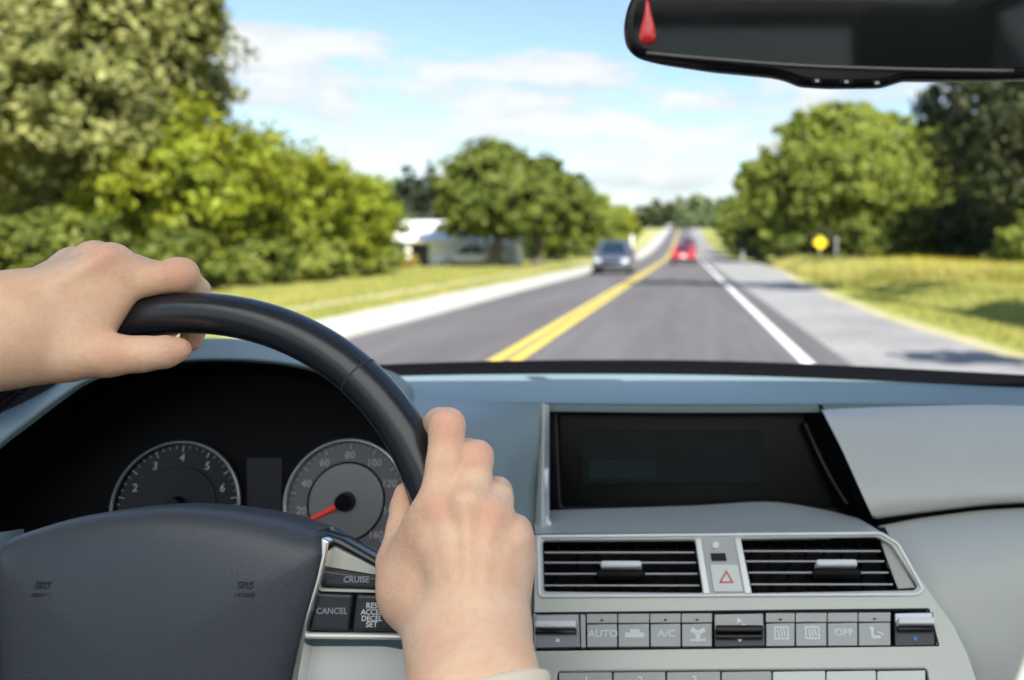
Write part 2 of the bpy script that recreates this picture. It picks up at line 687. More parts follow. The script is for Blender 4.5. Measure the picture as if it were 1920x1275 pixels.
def sheet(name, xs, ys, zf, mat, kind='structure', lift=0.0):
    V = []
    for y in ys:
        for x in (xs(y) if callable(xs) else xs):
            V.append((x, y, zf(y, x) + lift))
    n = len(xs(0) if callable(xs) else xs)
    Fc = [(i * n + j, i * n + j + 1, (i + 1) * n + j + 1, (i + 1) * n + j) for i in range(len(ys) - 1) for j in range(n - 1)]
    o = mesh_obj(name, V, Fc, mat, smooth=True)
    o['kind'] = kind
    return o


M['lawn'] = ground_mat('lawn', [(.15, .18, .035), (.27, .285, .065), (.50, .43, .17)], .12, 1.6, 25)
M['asphalt'] = ground_mat('asphalt', [(.085, .077, .079), (.118, .108, .111), (.155, .143, .146)], .9, 5, 90, .4, .85, .01, (1.0, .07, 1))
M['concrete'] = ground_mat('pale_concrete', [(.33, .32, .28), (.42, .41, .37), (.50, .49, .45)], .4, 5, 60, .3, .9, .01)
M['shoulder'] = ground_mat('grey_gravel', [(.18, .178, .178), (.265, .26, .258), (.37, .362, .35)], .5, 6, 70, .6, .9, .02)
M['path'] = ground_mat('sandy_path', [(.36, .32, .21), (.44, .39, .26), (.52, .46, .33)], .5, 4, 40, .5, .95, .02)
M['dirt'] = ground_mat('dry_edge', [(.30, .26, .12), (.38, .33, .18), (.46, .42, .28)], .6, 5, 40, .5, .95, .02)
M['yellow_line'] = ground_mat('yellow_road_paint', [(.50, .38, .06), (.62, .48, .07), (.68, .55, .11)], 1.5, 12, 90, .2, .6, .004)
M['white_line'] = ground_mat('white_road_paint', [(.58, .58, .57), (.72, .72, .71), (.80, .80, .80)], 1.5, 12, 90, .2, .6, .004)

sheet('ground', XS, YS, gz, M['lawn'])
YR = [y for y in YS if y < 640]


def wob(y, s, a):
    return a * (math.sin(y * .35 + s) + .6 * math.sin(y * .83 + 2 * s) + .4 * math.sin(y * 1.9 + s))


sheet('footpath', lambda y: [-8.55 + wob(y, 1, .05), -7.85 + wob(y, 2, .05)], YR, lambda y, x: gz(y), M['path'], lift=.012)
sheet('concrete_verge', lambda y: [-6.65 + wob(y, 3, .03), -4.88], YR, lambda y, x: gz(y), M['concrete'], lift=.016)
sheet('shoulder_edge', lambda y: [1.7, 4.1 + wob(y, 5, .07) + 1.5 * sm(20, 55, y) * (1 - sm(70, 110, y))], YR, lambda y, x: gz(y), M['dirt'], lift=.008)
sheet('gravel_shoulder', lambda y: [1.7, 3.75 + wob(y, 5.3, .08) + 1.5 * sm(20, 55, y) * (1 - sm(70, 110, y))], YR, lambda y, x: gz(y), M['shoulder'], lift=.012)
sheet('road', [-4.9, -2.1, 1.0, 1.85], YR, lambda y, x: gz(y), M['asphalt'], lift=.020)
sheet('yellow_line', [-2.29, -2.14], YR, lambda y, x: gz(y), M['yellow_line'], lift=.024)
sheet('yellow_line', [-2.06, -1.91], YR, lambda y, x: gz(y), M['yellow_line'], lift=.024)
sheet('white_edge_line', [1.30, 1.44], YR, lambda y, x: gz(y), M['white_line'], lift=.024)
sheet('white_edge_line', [-4.80, -4.68], [y for y in YR if y > 60], lambda y, x: gz(y), M['white_line'], lift=.024)


# ---------------------------------------------------------------- foliage
def leaf_cloud(name, lobes, n, size, mat, parent, seed=0, shell=.55, tintlo=.1, tinthi=1.0, droop=0.0, clumps=None, aspect=1.6):
    """lobes: (cx,cy,cz,rx,ry,rz); leaves gather in clumps on each lobe's outer part"""
    rng = np.random.default_rng(seed)
    L = np.array(lobes, float)
    vol = L[:, 3] * L[:, 4] + L[:, 4] * L[:, 5] + L[:, 3] * L[:, 5]
    nc = clumps or max(40, n // 55)
    which = rng.choice(len(L), nc, p=vol / vol.sum())
    d = rng.normal(size=(nc, 3)); d /= np.linalg.norm(d, axis=1)[:, None]
    rad = shell + (1.06 - shell) * rng.random(nc) ** .6
    C = L[which, :3] + d * rad[:, None] * L[which, 3:]
    cs = (L[which, 3:].mean(1) * rng.uniform(.12, .27, nc))
    ctint = rng.uniform(tintlo, tinthi, nc)
    k = rng.integers(0, nc, n)
    off = np.clip(rng.normal(size=(n, 3)), -1.7, 1.7) * .55
    off[:, 2] *= .7
    P = C[k] + off * cs[k][:, None]
    P[:, 2] -= droop * rng.random(n) * cs[k]
    nrm = rng.normal(size=(n, 3)) * .75 + d[k] + np.array([0, 0, .45])
    nrm /= np.linalg.norm(nrm, axis=1)[:, None]
    a = np.cross(nrm, rng.normal(size=(n, 3))); a /= np.linalg.norm(a, axis=1)[:, None]
    b = np.cross(nrm, a)
    s = size * rng.uniform(.6, 1.35, n)[:, None]
    tint = np.clip(ctint[k] + rng.normal(size=n) * .18, 0, 1)
    V = np.empty((n, 4, 3))
    V[:, 0] = P - a * s * .5 * aspect
    V[:, 1] = P - b * s * .5 + nrm * s * .08
    V[:, 2] = P + a * s * .5 * aspect
    V[:, 3] = P + b * s * .5 + nrm * s * .08
    me = bpy.data.meshes.new(name)
    me.vertices.add(n * 4); me.vertices.foreach_set('co', V.reshape(-1).astype(np.float32))
    me.loops.add(n * 4); me.loops.foreach_set('vertex_index', np.arange(n * 4, dtype=np.int32))
    me.polygons.add(n); me.polygons.foreach_set('loop_start', np.arange(0, n * 4, 4, dtype=np.int32))
    me.update(calc_edges=True)
    ta = me.attributes.new('tint', 'FLOAT', 'FACE'); ta.data.foreach_set('value', tint.astype(np.float32))
    me.materials.append(mat)
    return link(name, me, parent)


def limb_tree(parent, base_r, h, lobes, seed, name='trunk', lean=0.0, limbs=7, fork=.35):
    """tapered trunk and limbs reaching into the lobes, one mesh"""
    rnd = random.Random(seed)
    bm = bmesh.new()
    pts = [Vector((0, 0, -.3))]
    for i in range(1, 7):
        t = i / 6
        pts.append(Vector((lean * t + rnd.uniform(-.12, .12), rnd.uniform(-.12, .12), h * t)))
    for i in range(6):
        cyl_bm(bm, pts[i], pts[i + 1], base_r * (1.25 - i * .17) if i else base_r * 1.5, base_r * (1.25 - (i + 1) * .17), 9, False)
    for _ in range(limbs):
        l = rnd.choice(lobes)
        t = rnd.uniform(fork, .85)
        p = pts[0].lerp(pts[-1], t)
        e = Vector(l[:3]) + Vector((rnd.uniform(-.5, .5) * l[3], rnd.uniform(-.5, .5) * l[4], rnd.uniform(-.2, .5) * l[5]))
        mid = p.lerp(e, .5) + Vector((0, 0, .08 * h * rnd.random()))
        r = base_r * (.55 - .3 * t)
        cyl_bm(bm, p, mid, r, r * .65, 7, False); cyl_bm(bm, mid, e, r * .65, r * .2, 7, False)
        for _ in range(2):
            e2 = mid.lerp(e, .4) + Vector((rnd.uniform(-1, 1), rnd.uniform(-1, 1), rnd.uniform(0, .8))) * l[3] * .6
            cyl_bm(bm, mid.lerp(e, .3), e2, r * .4, r * .12, 5, False)
    return bm_obj(name, bm, M['bark'], parent, smooth=True)


def tree(name, x, y, lobes, n, size, mat, label, cat='tree', seed=0, trunk_r=.18, trunk_h=None, group=None, z=None, **kw):
    root = empty(name, (x, y, gz(y, x) if z is None else z), label, cat, group)
    th = trunk_h or max(l[2] for l in lobes)
    limb_tree(root, trunk_r, th, lobes, seed + 5, limbs=kw.pop('limbs', 8), fork=kw.pop('fork', .3))
    leaf_cloud('crown', lobes, n, size, mat, root, seed, **kw)
    return root


def rlobes(seed, cx, cz, rx, rz, n, s=.45, ry=None, zmin=None):
    """n random lobes filling an ellipsoidal crown"""
    rnd = random.Random(seed)
    ry = ry or rx
    out = []
    out.append((cx, 0, cz, rx * .90, ry * .90, rz * .88))
    for i in range(n):
        while True:
            a, b, c = rnd.uniform(-1, 1), rnd.uniform(-1, 1), rnd.uniform(-1, 1)
            if a * a + b * b + c * c < 1: break
        q = rnd.uniform(.75, 1.2) * s
        out.append((cx + a * rx * (1 - s * .7), b * ry * (1 - s * .7), cz + c * rz * (1 - s * .7), rx * q, ry * q, rz * q * .9))
    return out


L_yel = leaf_mat('leaves_yellow_green', (.085, .11, .010), (.29, .34, .026), (.36, .36, .032), .42)
L_oli = leaf_mat('leaves_olive', (.055, .070, .014), (.33, .34, .115), (.36, .34, .13), .38)
L_mid = leaf_mat('leaves_mid_green', (.045, .075, .012), (.165, .205, .032), (.22, .225, .035), .35)
L_dark = leaf_mat('leaves_dark_green', (.018, .030, .012), (.085, .110, .030), (.09, .09, .035), .25)
L_lime = leaf_mat('leaves_lime', (.12, .16, .022), (.32, .37, .07), (.35, .37, .08), .5)
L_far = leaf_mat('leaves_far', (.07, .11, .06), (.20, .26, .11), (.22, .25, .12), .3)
L_pine = leaf_mat('needles_dark', (.014, .024, .014), (.045, .060, .028), (.04, .05, .025), .15)

# tall olive tree, upper left
lb = rlobes(3, 0, 7.6, 5.2, 5.6, 15, .40) + [(3.2, -.5, 5.0, 1.7, 1.7, 1.3), (3.6, -.3, 8.2, 1.5, 1.6, 1.4), (2.2, -1, 10.5, 1.9, 1.8, 1.6), (1.0, -1, 6.2, 2.0, 1.8, 1.6),
                                               (-2.5, -1, 9.5, 2.2, 2, 1.8), (3.4, -.5, 3.6, 1.2, 1.2, 1.1)]
tree('olive_green_tree', -20.4, 27.5, lb, 80000, .19, L_oli, 'tall loose olive green tree filling the upper left corner, sky showing through', seed=11, trunk_r=.34, trunk_h=9.5, tintlo=.05)
tree('dark_tree', -27, 33, rlobes(8, 0, 6.0, 5.5, 5.2, 10, .5), 30000, .24, L_dark, 'dark shaded tree behind the tall olive green tree at the left edge', seed=12, trunk_r=.3)
# row of shrub trees along the left verge
row = [(-15.9, 27.5, 3.1, 5.9, L_yel, 26000, 'rounded yellow green shrub tree touching the tall olive tree'),
       (-15.6, 31.5, 3.1, 5.7, L_yel, 24000, 'second yellow green shrub tree of the row, beside the highest one'),
       (-15.4, 35.5, 2.9, 5.2, L_yel, 22000, 'third yellow green shrub tree of the row, bright on its upper side'),
       (-15.5, 39.5, 2.6, 4.6, L_yel, 20000, 'last yellow green shrub tree of the row, next to the white garage')]
for i, (x, y, r, h, m_, n, lab) in enumerate(row):
    lbs = rlobes(20 + i, 0, h * .52, r, h * .52, 9, .5)
    tree('shrub_tree', x, y, lbs, n, .15, m_, lab, 'shrub tree', seed=30 + i, trunk_r=.12, trunk_h=h * .6, group='yellow green shrub trees along the left verge')
fr_ = [(-17.2, 22.6, 1.9, 2.6, L_mid, 14000, 'dark green bush under the tall tree behind the raised hand'),
       (-14.6, 24.2, 1.5, 2.0, L_mid, 12000, 'low green bush just right of the raised hand, above the steering wheel'),
       (-14.0, 27.6, 1.4, 1.9, L_mid, 11000, 'low rounded green bush in the middle of the verge hedge'),
       (-13.9, 31.2, 1.3, 1.9, L_lime, 10000, 'low lime green bush before the second yellow green shrub tree'),
       (-14.0, 35.0, 1.3, 1.8, L_mid, 9000, 'low bush before the third yellow green shrub tree'),
       (-14.2, 38.9, 1.3, 1.9, L_lime, 8000, 'lime green bush at the far end of the hedge by the garage'),
       (-19.6, 21.4, 1.8, 2.7, L_dark, 12000, 'dark bush at the left edge above the wrist')]
for i, (x, y, r, h, m_, n, lab) in enumerate(fr_):
    root = empty('bush', (x, y, gz(y, x)), lab, 'bush', 'low bushes along the left verge')
    leaf_cloud('foliage', rlobes(50 + i, 0, h * .48, r, h * .5, 7, .55), n, .11, m_, root, 60 + i)
    limb_tree(root, .05, h * .6, [(0, 0, h * .6, r * .6, r * .6, h * .3)], 70 + i, 'stem', limbs=5, fork=.1)

# maples by the garage
l1 = rlobes(81, 0, 4.9, 3.7, 3.2, 12, .44)
l1 += [(-1.5, -1.5, 2.9, 1.8, 1.6, 1.1), (1.8, -1.5, 2.9, 1.8, 1.6, 1.1), (0, -2, 3.6, 2.2, 1.8, 1.4), (0, 0, 7.0, 1.8, 1.8, 1.1), (-2.7, 0, 4.6, 1.5, 1.5, 1.5), (-2.9, 0, 3.0, 1.3, 1.3, .9)]
tree('maple_tree', -11.95, 54, l1, 34000, .24, L_mid, 'large round dark green maple, nearer trunk, shading the white car', seed=82, trunk_r=.36, trunk_h=6)
l2 = rlobes(83, .4, 4.6, 3.0, 3.0, 10, .46) + [(2.6, 0, 3.3, 1.6, 1.6, 1.3), (3.2, 0, 2.2, 1.1, 1.1, 1.0)]
tree('maple_tree', -9.9, 57, l2, 24000, .24, L_mid, 'smaller round maple right of the large one, crown reaching down to the verge', seed=84, trunk_r=.32, trunk_h=5)

# conifers behind the garage


def conifer(x, y, h, r, label, seed):
    root = empty('conifer', (x, y, gz(y, x)), label, 'conifer', 'dark conifers behind the garage')
    limb_tree(root, .16, h * .9, [(0, 0, h * .5, r * .5, r * .5, h * .3)], seed, limbs=4)
    lobes = []
    rnd = random.Random(seed)
    for i in range(14):
        t = i / 13
        rr = r * (1 - t) ** .65 + .2
        lobes.append((rnd.uniform(-.2, .2), rnd.uniform(-.2, .2), h * (.16 + .8 * t), rr, rr, h * .09))
    leaf_cloud('crown', lobes, 15000, .32, L_pine, root, seed, shell=.3)


conifer(-25.0, 76, 8.4, 2.6, 'left one of the dark pointed conifers above the white garage', 91)
conifer(-23.2, 77, 8.5, 2.8, 'right one of the dark pointed conifers, beside the big maple', 92)
conifer(-26.3, 79, 6.3, 2.2, 'lowest dark conifer, half behind the yellow green hedge', 93)
conifer(-20.6, 80, 6.8, 2.3, 'conifer half behind the left flank of the big maple', 94)
tree('background_tree', -30, 72, rlobes(95, 0, 3.4, 3.6, 3.0, 7, .5), 9000, .3, L_dark, 'dark low tree between the hedge and the conifers', seed=96)

# trees further along the left
farl = [(-11.3, 76, 3.2, 6.2, L_lime, 'pale green roadside tree just right of the maples'), (-10.4, 92, 3.4, 7.0, L_lime, 'pale green tree behind the oncoming car roof'),
        (-10.6, 110, 3.4, 7.6, L_yel, 'yellowish tree at the end of the left row beside the hill road'), (-9.6, 128, 2.9, 6.2, L_yel, 'small rounded yellowish tree closest to the hill road'),
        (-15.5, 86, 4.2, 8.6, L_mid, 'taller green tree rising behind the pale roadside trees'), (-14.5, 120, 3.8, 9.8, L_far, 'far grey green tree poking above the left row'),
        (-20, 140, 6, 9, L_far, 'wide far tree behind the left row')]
for i, (x, y, r, h, m_, lab) in enumerate(farl):
    tree('roadside_tree', x, y, rlobes(100 + i, 0, h * .52, r, h * .5, 8, .5), 9000, .32, m_, lab, seed=110 + i, group='trees lining the far left side')

# distant wood on the hill
hill = [(-11, 372, 8, 15, 'distant dark tree at the left end of the hilltop wood'), (-2, 382, 9, 17, 'distant dark tree left of the middle of the hilltop wood'), (6, 376, 8, 19, 'tallest distant tree of the hilltop wood'),
        (-20, 392, 10, 14, 'distant low tree left of the hilltop wood'), (15, 380, 9, 16, 'distant tree right of the tallest hilltop tree'), (25, 370, 10, 16, 'distant tree at the right end of the hilltop wood'),
        (-36, 400, 13, 14, 'distant wide tree far left of the hilltop'), (2, 345, 6, 8, 'low distant bush where the road tops the hill')]
for i, (x, y, r, h, lab) in enumerate(hill):
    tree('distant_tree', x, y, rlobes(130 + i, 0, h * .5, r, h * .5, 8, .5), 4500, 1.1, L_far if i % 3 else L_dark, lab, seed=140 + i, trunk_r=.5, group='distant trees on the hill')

# right side
l3 = rlobes(160, 0, 6.6, 7.4, 6.0, 26, .38) + [(0, -1, 11.3, 3.4, 3, 1.4), (-3, -2, 10.0, 2.4, 2.4, 1.8), (4.2, -1, 10.4, 2.4, 2.4, 1.8), (-4.8, -1, 7.4, 2.3, 2.3, 2.0), (5.6, -1, 7.5, 2.2, 2.2, 2.2), (-5.8, -1, 4.6, 2.4, 2, 2.0), (6, -1, 4.4, 2, 2, 2), (-6.6, -1, 6.4, 2.0, 2, 2.0), (-3, -2, 3.2, 2.4, 2, 1.8), (1, -2, 3.4, 2.6, 2, 2), (4, -2, 2.6, 2.4, 2, 1.8), (-5.8, -1, 2.6, 1.8, 1.8, 1.6)]
tree('large_round_tree', 12.6, 70, l3, 100000, .29, L_lime, 'large round light green tree right of the road behind the yellow diamond sign', seed=161, trunk_r=.42, trunk_h=9, limbs=14)
tree('large_round_tree', 21.3, 74, rlobes(162, 0, 6.6, 4.2, 5.8, 12, .42), 34000, .28, L_lime, 'light green tree joined to the right flank of the large round tree', seed=163, trunk_r=.34, trunk_h=8)
farr = [(6.9, 84, 2.6, 7.0, L_mid, 'narrow green tree at the left foot of the large round tree'), (5.9, 100, 2.4, 6.0, L_lime, 'small pale tree at the right edge of the distant road'),
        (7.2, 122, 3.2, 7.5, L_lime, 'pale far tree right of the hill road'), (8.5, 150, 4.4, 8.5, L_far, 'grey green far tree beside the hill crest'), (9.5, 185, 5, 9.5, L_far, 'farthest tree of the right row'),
        (8.2, 64, 1.5, 2.2, L_mid, 'dark low shrub beside the shoulder, left of the yellow sign')]
for i, (x, y, r, h, m_, lab) in enumerate(farr):
    tree('roadside_tree', x, y, rlobes(170 + i, 0, h * .5, r, h * .5, 9, .5), 12000, .28, m_, lab, seed=180 + i, group='trees lining the far right side')
# dark tree at the right edge
l4 = rlobes(190, 0, 7.6, 5.8, 6.2, 16, .42) + [(-4.6, -1, 9.3, 1.5, 1.6, .6), (-3.2, -1, 10.2, 1.8, 2, .9), (-4.2, 0, 6.2, 1.4, 1.4, 1.4)]
tree('dark_broad_tree', 17.7, 42, l4, 52000, .22, L_dark, 'big dark tree at the right edge under the mirror, branches reaching left', seed=191, trunk_r=.42, trunk_h=9, limbs=16, tinthi=.8)
und = [(14.3, 52, 2.4, 4.2, L_mid, 'mid green shrub under the right part of the large round tree'), (15.9, 39.0, 1.7, 3.2, L_lime, 'bright green shrub at the right edge below the dark tree'),
       (10.8, 62, 2.0, 3.2, L_dark, 'dark shrub behind the yellow diamond sign'), (20.5, 39, 2.2, 3.4, L_lime, 'bright shrub at the far right below the dark tree'), (12.2, 60, 2.2, 3.6, L_mid, 'green shrub between the sign and the dark tree'),
       (16.6, 50, 2.2, 4.6, L_dark, 'dark tall shrub left of the dark tree trunk')]
for i, (x, y, r, h, m_, lab) in enumerate(und):
    root = empty('bush', (x, y, gz(y, x)), lab, 'bush', 'shrubs under the trees on the right')
    leaf_cloud('foliage', rlobes(200 + i, 0, h * .48, r, h * .5, 7, .55), 9000, .2, m_, root, 210 + i)
    limb_tree(root, .08, h * .6, [(0, 0, h * .6, r * .6, r * .6, h * .3)], 220 + i, 'stem', limbs=5, fork=.1)
back = [(17, 92, 6.5, 11, L_mid, 'tall green tree behind the gap left of the dark tree on the right'), (27, 88, 7, 13, L_dark, 'dark tree behind the right end of the meadow'), (25, 62, 5.5, 11, L_dark, 'dark tree behind the broad dark tree at the right edge'),
        (34, 70, 7, 14, L_mid, 'green tree beyond the right edge behind the broad dark tree'), (9.5, 104, 4.2, 9, L_mid, 'green tree behind the left flank of the large round tree'), (44, 80, 8, 14, L_dark, 'dark tree beyond the right edge of the picture'),
        (14, 128, 6, 11, L_mid, 'green tree far behind the large round tree'), (21, 112, 7, 12, L_dark, 'dark tree far behind the large round tree')]
for i, (x, y, r, h, m_, lab) in enumerate(back):
    tree('woodland_tree', x, y, rlobes(260 + i, 0, h * .5, r, h * .52, 11, .5), 13000, .40, m_, lab, seed=270 + i, trunk_r=.3, group='woodland behind the meadow')
backl = [(-38, 62, 6, 9, L_dark, 'dark tree far behind the left hedge'), (-30, 48, 5.5, 8, L_mid, 'green tree behind the middle of the left hedge'), (-27, 96, 6, 9, L_mid, 'green tree far behind the conifers'), (-38, 100, 8, 9, L_far, 'pale far tree behind the conifers'),
         (-24.5, 40, 4.0, 6.0, L_mid, 'green tree filling the gap behind the first shrub tree')]
for i, (x, y, r, h, m_, lab) in enumerate(backl):
    tree('woodland_tree', x, y, rlobes(280 + i, 0, h * .5, r, h * .52, 10, .5), 10000, .38, m_, lab, seed=290 + i, trunk_r=.3, group='woodland behind the left hedge')
# trees just outside the picture whose shade falls across the road
over = [(3.0 - 9.8, 1.4, 10.2, 1.3, 1.6, .9), (4.8 - 9.8, .6, 10.1, 1.3, 1.5, .9), (6.4 - 9.8, -.6, 10.2, 1.3, 1.4, .9), (7.8 - 9.8, -2.2, 10.0, 1.3, 1.5, .9), (-.6, 0, 10.3, 1.6, 1.6, 1.1), (1.4, .4, 9.6, 1.6, 1.6, 1.2)]
tree('roadside_tree', 11.5, 19.3, over, 12000, .2, L_mid, 'tall tree outside the right edge with a high limb over the road, shading the lane', seed=231, trunk_r=.22, trunk_h=10)
tree('roadside_tree', 12.4, 9.6, [(-1.4, 1.6, 9.4, 1.2, 1.6, .9), (-.3, -.6, 9.3, 1.2, 1.5, .9), (.4, -2.4, 9.2, 1.2, 1.4, .9), (.8, 0, 8.8, 1.5, 1.5, 1)], 9000, .2, L_mid, 'tall tree outside the right edge throwing shade along the mown grass', seed=233, trunk_r=.2, trunk_h=9)
tree('roadside_tree', 6.1, 5.1, [(0, 0, 4.9, .62, .4, .4), (-.5, .3, 4.7, .4, .3, .3)], 2500, .12, L_mid, 'sapling outside the right edge throwing a spot of shade on the gravel shoulder', seed=235, trunk_r=.05, trunk_h=4.8, limbs=4)


# ---------------------------------------------------------------- grass
def blades(name, n, xr, yr, h, w, mat, seed, dens=None, kind='stuff', label=None, cat=None):
    rng = np.random.default_rng(seed)
    X = rng.uniform(xr[0], xr[1], n); Y = yr[0] + (yr[1] - yr[0]) * rng.random(n) ** 1.5
    if dens is not None:
        keep = dens(X, Y, rng); X, Y = X[keep], Y[keep]
    n = len(X)
    Z = np.array([gz(b, a) for a, b in zip(X, Y)])
    H = h * rng.uniform(.45, 1.25, n); ang = rng.uniform(0, np.pi, n)
    dx, dy = np.cos(ang) * w / 2, np.sin(ang) * w / 2
    lx, ly = rng.normal(size=n) * .25 * H, rng.normal(size=n) * .25 * H
    V = np.empty((n, 3, 3))
    V[:, 0] = np.stack([X - dx, Y - dy, Z - .02], 1); V[:, 1] = np.stack([X + dx, Y + dy, Z - .02], 1); V[:, 2] = np.stack([X + lx, Y + ly, Z + H], 1)
    me = bpy.data.meshes.new(name)
    me.vertices.add(n * 3); me.vertices.foreach_set('co', V.reshape(-1).astype(np.float32))
    me.loops.add(n * 3); me.loops.foreach_set('vertex_index', np.arange(n * 3, dtype=np.int32))
    me.polygons.add(n); me.polygons.foreach_set('loop_start', np.arange(0, n * 3, 3, dtype=np.int32))
    me.update(calc_edges=True)
    ta = me.attributes.new('tint', 'FLOAT', 'FACE'); ta.data.foreach_set('value', rng.random(n).astype(np.float32))
    me.materials.append(mat)
    o = link(name, me)
    tag(o, label, cat, kind=kind)
    return o


L_grass = leaf_mat('grass_blades', (.16, .19, .035), (.36, .36, .09), (.50, .43, .16), .35)
L_gold = leaf_mat('goldenrod', (.34, .29, .02), (.60, .50, .03), (.55, .45, .05), .3)
blades('tall_meadow', 60000, (6.2, 24), (33, 62), .75, .05, M['meadow'], 300,
       lambda X, Y, r: (X > 4.9 + (Y - 33) * .035 + r.normal(size=len(X)) * .5), label='tall dry golden meadow between the shoulder and the trees on the right', cat='meadow')
blades('goldenrod', 14000, (9.2, 19), (35, 47), .85, .08, L_gold, 301,
       lambda X, Y, r: (np.sin(X * 1.3) + np.sin(Y * .9 + 1) + r.normal(size=len(X)) * .5 > .3), label='yellow flowering weeds standing in the meadow on the right', cat='wildflowers')
blades('mown_grass', 60000, (4.2, 12), (9, 40), .12, .03, L_grass, 302, lambda X, Y, r: X > 4.15 + r.random(len(X)) * .4 + 1.5 * np.clip((Y - 20) / 35, 0, 1), label='short mown grass beside the gravel shoulder', cat='grass')
blades('verge_grass', 70000, (-16, -6.7), (14, 60), .13, .04, L_grass, 303, lambda X, Y, r: (X < -8.5) | ((X > -7.85) & (X < -6.7 - r.random(len(X)) * .1)), label='short grass on both sides of the sandy footpath', cat='grass')


# ---------------------------------------------------------------- garage
def garage():
    x0, x1, y0, y1 = -20.2, -14.6, 57.0, 63.0
    g = gz(57, -17)
    root = empty('white_garage', ((x0 + x1) / 2, y0, g), 'white garage with white sloping roof behind the hedge', 'garage')
    cx = (x0 + x1) / 2
    X0, X1, Y1 = x0 - cx, x1 - cx, y1 - y0
    H = 1.75
    # walls: front wall around door opening, board by board
    k = 0
    z = 0
    while z < H - .01:
        bm = bmesh.new()
        for (a, b) in ((X0, -1.0), (.2, X1)) if z < 1.45 else ((X0, X1),):
            box_bm(bm, ((a + b) / 2, .03 - .01 * (k % 2), z + .12), (b - a, .06, .235))
        bm_obj('siding_board', bm, M['white_paint'], root)
        z += .25; k += 1
    bm = bmesh.new()
    box_bm(bm, (X0 + .04, Y1 / 2 + .04, H / 2), (.08, Y1 - .1, H)); box_bm(bm, (X1 - .04, Y1 / 2 + .04, H / 2), (.08, Y1 - .1, H)); box_bm(bm, (0, Y1, H / 2), (X1 - X0 - .2, .08, H))
    bm_obj('wall', bm, M['white_paint'], root)
    bm = bmesh.new()
    box_bm(bm, (-.4, .9, .72), (1.18, .05, 1.44)); bm_obj('garage_door', bm, simple('dark_blue_door', (.03, .04, .055), .5), root)  # dark blue panel set back in the doorway
    bm = bmesh.new(); box_bm(bm, (-1.65, -.02, .78), (.62, .04, 1.5)); d = bm_obj('door', bm, simple('blue_door_paint', (.14, .25, .40), .5), root)
    # long low annexe reaching towards the maple
    for k in range(6):
        bm = bmesh.new(); box_bm(bm, (X1 + 1.45, 1.63 - .01 * (k % 2), .25 * k + .12), (2.8, .06, .235)); bm_obj('siding_board', bm, M['white_paint'], root)
    bm = bmesh.new(); box_bm(bm, (X1 + 1.45, 3.0, .72), (2.7, 2.6, 1.44)); bm_obj('annexe', bm, M['white_paint'], root)
    bm = bmesh.new(); box_bm(bm, (0, 0, 0), (3.1, 3.2, .07), Matrix.Translation((X1 + 1.45, 3.0, 1.72)) @ Matrix.Rotation(R(8), 4, 'X')); bm_obj('annexe_roof', bm, M['roof_white'], root)
    # roof: big slope facing the road
    v = [(X0 - .3, -.45, H - .05), (X1 + .3, -.45, H - .05), (X1 + .3, Y1 / 2, 3.15), (X0 - .3, Y1 / 2, 3.15), (X0 - .3, Y1 + .4, H - .05), (X1 + .3, Y1 + .4, H - .05)]
    o = mesh_obj('roof', v, [(0, 1, 2, 3), (3, 2, 5, 4)], M['roof_white'], root)
    md = o.modifiers.new('s', 'SOLIDIFY'); md.thickness = .09
    for sx in (X0 + .04, X1 - .04):
        mesh_obj('gable', [(sx, .05, H), (sx, Y1, H), (sx, Y1 / 2, 3.05), (sx + .03, .05, H), (sx + .03, Y1, H), (sx + .03, Y1 / 2, 3.05)], [(0, 1, 2), (5, 4, 3), (0, 3, 4, 1), (1, 4, 5, 2), (2, 5, 3, 0)], M['white_paint'], root)


garage()
root = empty('bush', (-16.3, 49.5, gz(49)), 'small orange yellow bush before the white garage', 'bush')
leaf_cloud('foliage', rlobes(240, 0, .5, .8, .5, 5, .6), 3500, .1, leaf_mat('leaves_orange', (.22, .16, .02), (.42, .34, .04), (.45, .26, .03), .3), root, 241)
limb_tree(root, .03, .4, [(0, 0, .5, .4, .4, .2)], 242, 'stem', limbs=4, fork=.1)


